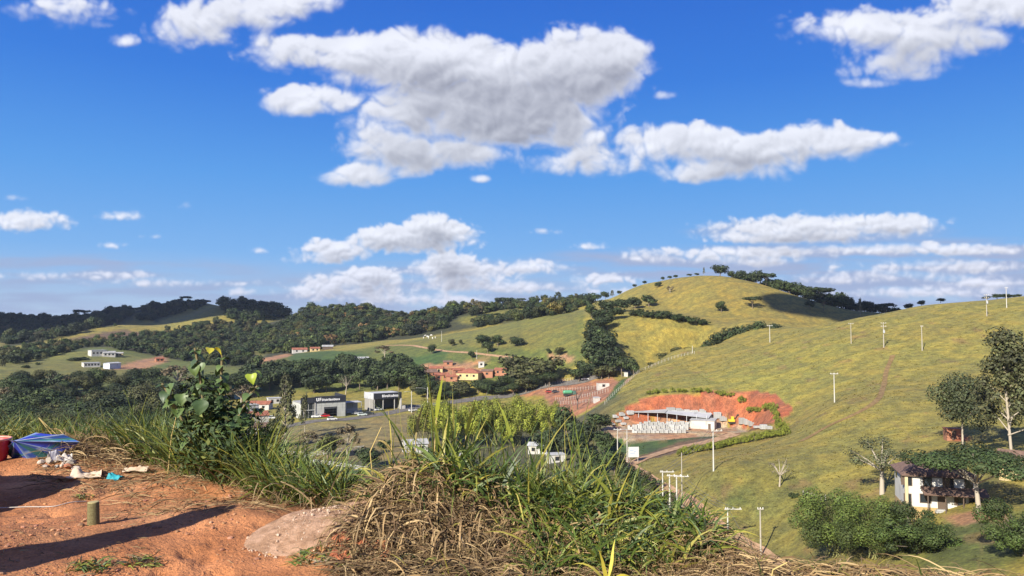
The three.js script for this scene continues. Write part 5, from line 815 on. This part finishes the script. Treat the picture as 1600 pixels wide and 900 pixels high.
// yellow leaves and canes that stand out of the grass
{
  const ym = new THREE.MeshPhysicalMaterial({ color: new THREE.Color().setRGB(.52, .44, .06), roughness: .55, side: THREE.DoubleSide, transmission: .2, thickness: 0 }), tan = mat(.44, .33, .12, .7), lime = new THREE.MeshPhysicalMaterial({ color: new THREE.Color().setRGB(.42, .45, .05), roughness: .5, side: THREE.DoubleSide, transmission: .2, thickness: 0 });
  const one = (p, dir, len, w, droop, R) => { const B = new Blades(); B.add(p, dir, len, w, droop, R, [1, 1, 1], [1, 1, 1], 9, 0, false); const g = new THREE.BufferGeometry(); g.setAttribute('position', new THREE.Float32BufferAttribute(B.p, 3)); g.setIndex(B.i); g.computeVertexNormals(); return g; };
  { const p = N(950, 4.55), R = rng(71), g = thing('yellow_leaf_tuft', 'tuft of bright yellow broad grass leaves in front of the green grass', 'plant', p); for (const [x, y, z, l, dr] of [[.1, 1, .1, .34, .9], [-.5, .9, .1, .30, 1.2], [.6, .8, .2, .30, 1.3], [-.25, 1, .3, .34, .6], [.3, .9, .35, .28, 1.5], [-.8, .5, .3, .24, 1.2], [.9, .35, .1, .24, 1.2], [.05, .8, -.2, .3, .6]]) part('leaf', one(V(0, .05, 0), V(x, y, z), l, .034, dr, R), R() < .5 ? lime : ym, g); part('stem', limb(V(0, -.02, 0), V(.01, .12, 0), .006, .004), tan, g); }
  for (const [px, d, h, lx, w, label, kind] of [[617, 6.1, .66, -.05, .046, 'upright yellow leaf on a thin cane at the left of the straw heap', 0], [648, 6.0, .58, .05, .036, 'short tan leaf on a cane beside the upright yellow one', 1], [712, 6.1, .76, .22, .040, 'slanting yellow leaf rising from the top of the straw heap', 0], [678, 6.0, .80, .06, .030, 'thin lime leaf standing above the straw heap', 2], [822, 6.1, .98, -.25, .032, 'long lime leaf leaning left out of the tall grass', 2]]) {
    const p = N(px, d), R = rng(px), g = thing('grass_cane', label, 'plant', p), b = V(lx * .4, h * .55, 0); part('stem', limb(V(0, -.05, 0), b, .005, .004), tan, g); part('leaf', one(b, V(lx, 1, .05), h * .42, w * 1.25, .25, R), [ym, tan, lime][kind], g); part('leaf', one(b.clone().multiplyScalar(.8), V(-lx - .4, .7, .1), h * .3, w * .6, 1.4, R), tan, g);
  }
  const dryCane = (px, d, pts, label) => { const p = N(px, d), g = thing('dry_cane', label, 'cane', p); for (let k = 1; k < pts.length; k++) part('segment', limb(V(...pts[k - 1]), V(...pts[k]), .005, .004, 6), tan, g); };
  dryCane(116, 9.4, [[.12, .02, 0], [-.40, .50, 0], [-.06, .12, .05]], 'bent dry cane making a sharp corner above the brown straw'); dryCane(1192, 4.2, [[0, 0, 0], [.03, .16, 0], [.11, .20, 0]], 'dark bent twig poking up at the ledge rim'); dryCane(1495, 4.1, [[0, 0, 0], [-.08, .10, 0], [-.12, .16, .02]], 'pale slanting straw stem at the ledge rim below the bush'); dryCane(268, 7.9, [[0, .0, 0], [.03, .4, 0], [.10, .72, 0]], 'long upright straw stalk left of the broad-leaved shrub'); dryCane(590, 6.2, [[0, -.05, 0], [-.05, .42, 0], [.04, .62, 0]], 'thin brown stalk left of the upright yellow leaf');
}

// ---------------------------------------------------------------- things lying on the red earth
function lump(r, seed, rough = .25, detail = 2) { const g = new THREE.IcosahedronGeometry(r, detail), p = g.attributes.position; for (let i = 0; i < p.count; i++) { const x = p.getX(i) / r, y = p.getY(i) / r, z = p.getZ(i) / r, k = 1 + rough * 2 * (fbm(x * 1.6 + seed, y * 1.6 + z * 1.3 + seed * 2, 3) - .5); p.setXYZ(i, p.getX(i) * k, p.getY(i) * k, p.getZ(i) * k); } g.computeVertexNormals(); return g; }
{ // wooden stake
  const p = hit(146, 819, 2, 14), g = thing('wooden_stake', 'short sawn-off wooden stake standing in the red earth', 'stake', p), wm = mat(.20, .17, .07, .9, { map: rep(soilGrain, .25) }); const post = new THREE.CylinderGeometry(.043, .046, .24, 18, 6), a = post.attributes.position; for (let i = 0; i < a.count; i++) { const k = 1 + .10 * (vnoise(a.getX(i) * 60 + 9, a.getZ(i) * 60) - .5); a.setX(i, a.getX(i) * k); a.setZ(i, a.getZ(i) * k); } post.computeVertexNormals(); part('shaft', post.translate(0, .05, 0).rotateZ(.03), wm, g); part('sawn_top', new THREE.CylinderGeometry(.039, .042, .006, 18).translate(0, .172, 0).rotateZ(.03), mat(.36, .30, .14, .9), g);
}
{ // umbrella
  const p = hit(46, 716, 3, 16), g = thing('blue_umbrella', 'collapsed blue umbrella with green and white stripes lying by the rubbish', 'umbrella', p.add(V(.0, .12, 0))), blue = [.02, .04, .34], teal = [.02, .13, .14], wht = [.25, .36, .52], sky = [.03, .09, .38];
  g.scale.setScalar(.85); const cm = new THREE.MeshStandardMaterial({ vertexColors: true, roughness: .6, side: THREE.DoubleSide }), n = 8, tip = V(-.10, .10, .16), rim = (a) => V(Math.cos(a) * .40 * (1 + .55 * Math.max(0, Math.cos(a - .35))), Math.sin(a) * .17 + .06 * Math.cos(a), -.05 + .06 * Math.sin(a * 3));
  for (let k = 0; k < n; k++) { const a0 = k / n * 6.283, a1 = (k + 1) / n * 6.283, P = [], C = [], I = []; for (let i = 0; i <= 10; i++) for (let j = 0; j <= 8; j++) { const s = i / 10, t = j / 8, e0 = rim(a0), e1 = rim(a1), e = e0.clone().lerp(e1, t), q = tip.clone().lerp(e, s); q.z -= .05 * Math.sin(Math.PI * t) * s; q.y -= .02 * Math.sin(Math.PI * t) * s; P.push(q.x, q.y, q.z); const edge = Math.abs(t - .5) * 2; let c = k % 2 ? blue : sky; if (edge > .93) c = wht; else if (k % 2 === 0 && edge < .5) c = teal; else if (k % 2 === 0 && s > .58 && s < .62) c = wht; else if (k % 2 && s > .66 && s < .8) c = teal; C.push(...c); if (i && j) { const b = i * 9 + j; I.push(b - 10, b - 9, b - 1, b - 1, b - 9, b); } } const q = new THREE.BufferGeometry(); q.setAttribute('position', new THREE.Float32BufferAttribute(P, 3)); q.setAttribute('color', new THREE.Float32BufferAttribute(C, 3)); q.setIndex(I); q.computeVertexNormals(); const m = part('canopy_panel', q, cm, g); part('rib', limb(tip.clone().add(V(0, 0, -.012)), rim(a0).add(V(0, 0, -.012)), .004, .003, 5), steel, m); }
  part('ferrule', limb(tip, tip.clone().add(V(-.02, .02, .05)), .01, .005, 8), steel, g);
}
{ const p = hit(-16, 722, 3, 16), g = thing('red_tub', 'red plastic tub with pale rim beside the blue umbrella', 'tub', p), rm = mat(.42, .02, .03, .4); part('tub_wall', new THREE.LatheGeometry([[.0, .0], [.15, 0], [.155, .02], [.19, .24], [.185, .245], [.145, .02], [0, .02]].map(([x, y]) => new THREE.Vector2(x, y)), 28), rm, g); part('rim', new THREE.TorusGeometry(.19, .012, 8, 28).rotateX(Math.PI / 2).translate(0, .245, 0), mat(.62, .25, .18, .4), g); }
{ const R = rng(15), C = [[.50, .42, .34], [.40, .32, .25], [.38, .15, .08], [.30, .26, .21], [.52, .46, .4], [.28, .27, .23]]; for (let k = 0; k < 11; k++) { const px = 62 + k * 5.2 + R() * 6, py = 720 + R() * 10 + k * .5, p = hit(px, py, 3, 16), r = .02 + .032 * R(); const m = part('rubble_piece', lump(r, k, .5, 1).scale(1.4, .6 + .5 * R(), 1), mat(...C[k % 6], .9), scene); m.position.copy(p).add(V(0, r * .3, 0)); m.rotation.y = R() * 6; tag(m, 'broken piece of rubble in the scatter in front of the umbrella', 'rubble', 'rubble by the umbrella'); } }
function cloth(px, py, w, d, h, seed, colour, name, label, turn = 0) { const p = hit(px, py, 3, 14), g = new THREE.PlaneGeometry(w, d, 26, 18).rotateX(-Math.PI / 2), a = g.attributes.position; for (let i = 0; i < a.count; i++) { const x = a.getX(i), z = a.getZ(i), f = fbm(x * 9 + seed, z * 14 + seed, 4); a.setX(i, x * (1 + .3 * (vnoise(z * 12 + seed, seed) - .5))); a.setY(i, h * Math.max(0, f * 1.6 - .35) * (1 - Math.pow(Math.abs(2 * z / d), 3) * .8)); a.setZ(i, z * (1 + .5 * (vnoise(x * 8, seed) - .5))); } g.computeVertexNormals(); const m = part(name, g, mat(...colour, .75), scene); m.position.copy(p).add(V(0, .012, 0)); m.rotation.y = turn; return tag(m, label, 'rubbish'); }
cloth(136, 746, .34, .16, .12, 3, [.46, .36, .27], 'dirty_cloth', 'dirty white cloth crumpled on the earth', .1); cloth(180, 750, .15, .09, .07, 8, [.015, .26, .31], 'turquoise_rag', 'small turquoise plastic rag at the foot of the green bank', -.4); cloth(100, 722, .16, .12, .14, 12, [.50, .45, .40], 'white_bag', 'crumpled white plastic bag among the rubble', .5); cloth(84, 722, .10, .12, .16, 22, [.46, .44, .46], 'torn_bag', 'narrow torn plastic bag standing behind the rubble', .9); cloth(212, 738, .26, .14, .10, 31, [.52, .40, .28], 'brown_paper', 'crumpled brown paper caught in the grass edge', .3); cloth(236, 716, .12, .10, .08, 40, [.68, .66, .6], 'white_scrap', 'white scrap lying on the green bank', 1.2);
{ const pts = [[-10, 795], [40, 793], [85, 792], [110, 786], [135, 784]].map(([x, y]) => hit(x, y, 2, 14).add(V(0, .006, 0))), m = part('white_string', new THREE.TubeGeometry(new THREE.CatmullRomCurve3(pts), 60, .004, 5), mat(.45, .42, .38, .8), scene); tag(m, 'frayed white string lying across the red earth', 'string'); }
{ // pale rubble heap and red clods
  const p = hit(492, 838, 2, 14), g = thing('pale_rubble_heap', 'pale heap of sandy rubble at the edge of the red earth', 'heap', p.clone()), geo = new THREE.SphereGeometry(1, 64, 32, 0, Math.PI * 2, 0, Math.PI / 2), a = geo.attributes.position; for (let i = 0; i < a.count; i++) { const x = a.getX(i), y = a.getY(i), z = a.getZ(i), k = 1 + .35 * (fbm(x * 2 + 4, z * 2 + y * 2, 4) - .5) + .10 * (fbm(x * 8, z * 8 + y * 8, 4) - .5); const hx = x * .46 * k, hz = z * .36 * k; a.setXYZ(i, hx, height(p.x + hx, p.z + hz) - p.y + Math.pow(Math.max(0, y), 2) * .19 * k - .006, hz); } geo.computeVertexNormals();
  const uv = geo.attributes.uv; for (let i = 0; i < uv.count; i++) uv.setXY(i, a.getX(i) * 1.3, (a.getZ(i) - a.getY(i)) * 1.3); part('mound', geo, mat(.80, .48, .30, .95, { map: rep(soilGrain, .6), bumpMap: rep(soilBump, .4), bumpScale: .03 }), g);
  const R = rng(88), bits = []; for (let k = 0; k < 700; k++) { const an = R() * 6.28, q = .50 * Math.sqrt(R()), x = Math.cos(an) * q, z = Math.sin(an) * q * .8, rr = Math.hypot(x / .42, z / .34), y = Math.max(height(p.x + x, p.z + z) - p.y, rr < 1 ? height(p.x + x, p.z + z) - p.y + (1 - rr * rr) * .18 : -9); bits.push(lump(.003 + .011 * R() * R() * R(), k, .4, 0).translate(x, y + .004, z)); } const s = part('gravel', bits, mat(.50, .38, .28, .9), g); kindOf(s, 'stuff');
  const R2 = rng(89), clodMat = [mat(.31, .10, .043, .95), mat(.36, .13, .058, .95), mat(.27, .085, .04, .95)];
  for (let k = 0; k < 34; k++) { const px = 520 + 90 * R2(), py = 838 + 40 * R2() + (px - 520) * .15, q = hit(px, py, 2, 14), r = .018 + .04 * R2() * R2(), m = part('earth_clod', lump(r, k + 50, .5, 2), clodMat[k % 3], scene); m.position.copy(q).add(V(0, r * .5, 0)); tag(m, 'crumbly red earth clod in the spill below the pale heap', 'clod', 'red earth clods'); }
  const q = hit(606, 878, 2, 14), big = part('earth_clod', lump(.05, 7, .4, 2), clodMat[1], scene); big.position.copy(q).add(V(0, .03, 0)); tag(big, 'largest rounded red clod at the foot of the straw heap', 'clod'); const q2 = hit(622, 882, 2, 14), st = part('grey_stone', lump(.035, 9, .35, 2), mat(.45, .42, .38, .9), scene); st.position.copy(q2).add(V(0, .015, 0)); tag(st, 'small grey stone beside the largest red clod', 'stone');
}
{ // thick post outside the frame on the left, whose long shadow crosses the earth, and a lower one behind it
  const a = V(-4.1, 0, -3.85); a.y = height(a.x, a.z); const g = thing('gate_post', 'thick weathered gate post left of the earth ledge', 'post', a), s = new THREE.CylinderGeometry(.19, .24, 1.75, 16, 4).translate(0, .78, 0); part('shaft', s, woodDark, g); part('cap', new THREE.SphereGeometry(.20, 16, 8, 0, 6.3, 0, 1.57).scale(.95, .7, .95).translate(0, 1.65, 0), woodDark, g);
  const b = V(-5.65, 0, -6.35); b.y = height(b.x, b.z); const h = thing('earth_mound', 'rounded spoil mound left of the earth ledge', 'mound', b); part('heap', lump(.75, 4, .3, 3).scale(1.1, 1.2, 1), mat(.40, .13, .055, .95), h);
}
{ // pebbles and crumbs pressed into the earth
  const R = rng(404), shapes = [0, 1, 2].map((k) => lump(1, k * 3 + 1, .5, 1)), m = new THREE.InstancedMesh(shapes[0], mat(.34, .145, .07, .95), 900), M = new THREE.Matrix4(), q = new THREE.Quaternion(); m.name = numbered('earth_crumbs'); let n = 0;
  for (let k = 0; k < 4000 && n < 900; k++) { const p = N(-20 + 640 * R(), 4.5 + 5 * R() * R()); if (fbm(p.x * 1.1 + 9, p.z * 1.1, 3) < .5) continue; const r = .004 + .012 * Math.pow(R(), 4); q.setFromAxisAngle(V(0, 1, 0), R() * 6); M.compose(p.add(V(0, r * .3, 0)), q, V(r * 1.3, r * .8, r)); m.setMatrixAt(n, M); const t = .7 + .7 * R(); m.setColorAt(n, new THREE.Color().setRGB(t, t * (1 + .3 * R()), t * (1 + .5 * R()))); n++; }
  m.count = n; m.castShadow = m.receiveShadow = true; scene.add(m); tag(m, 'small crumbs and pebbles strewn over the red earth', 'pebbles'); kindOf(m, 'stuff');
}

// thin haze of the valley air
scene.fog = new THREE.FogExp2(new THREE.Color().setRGB(.62, .74, .95), 0.00005);

renderer.render(scene, camera);
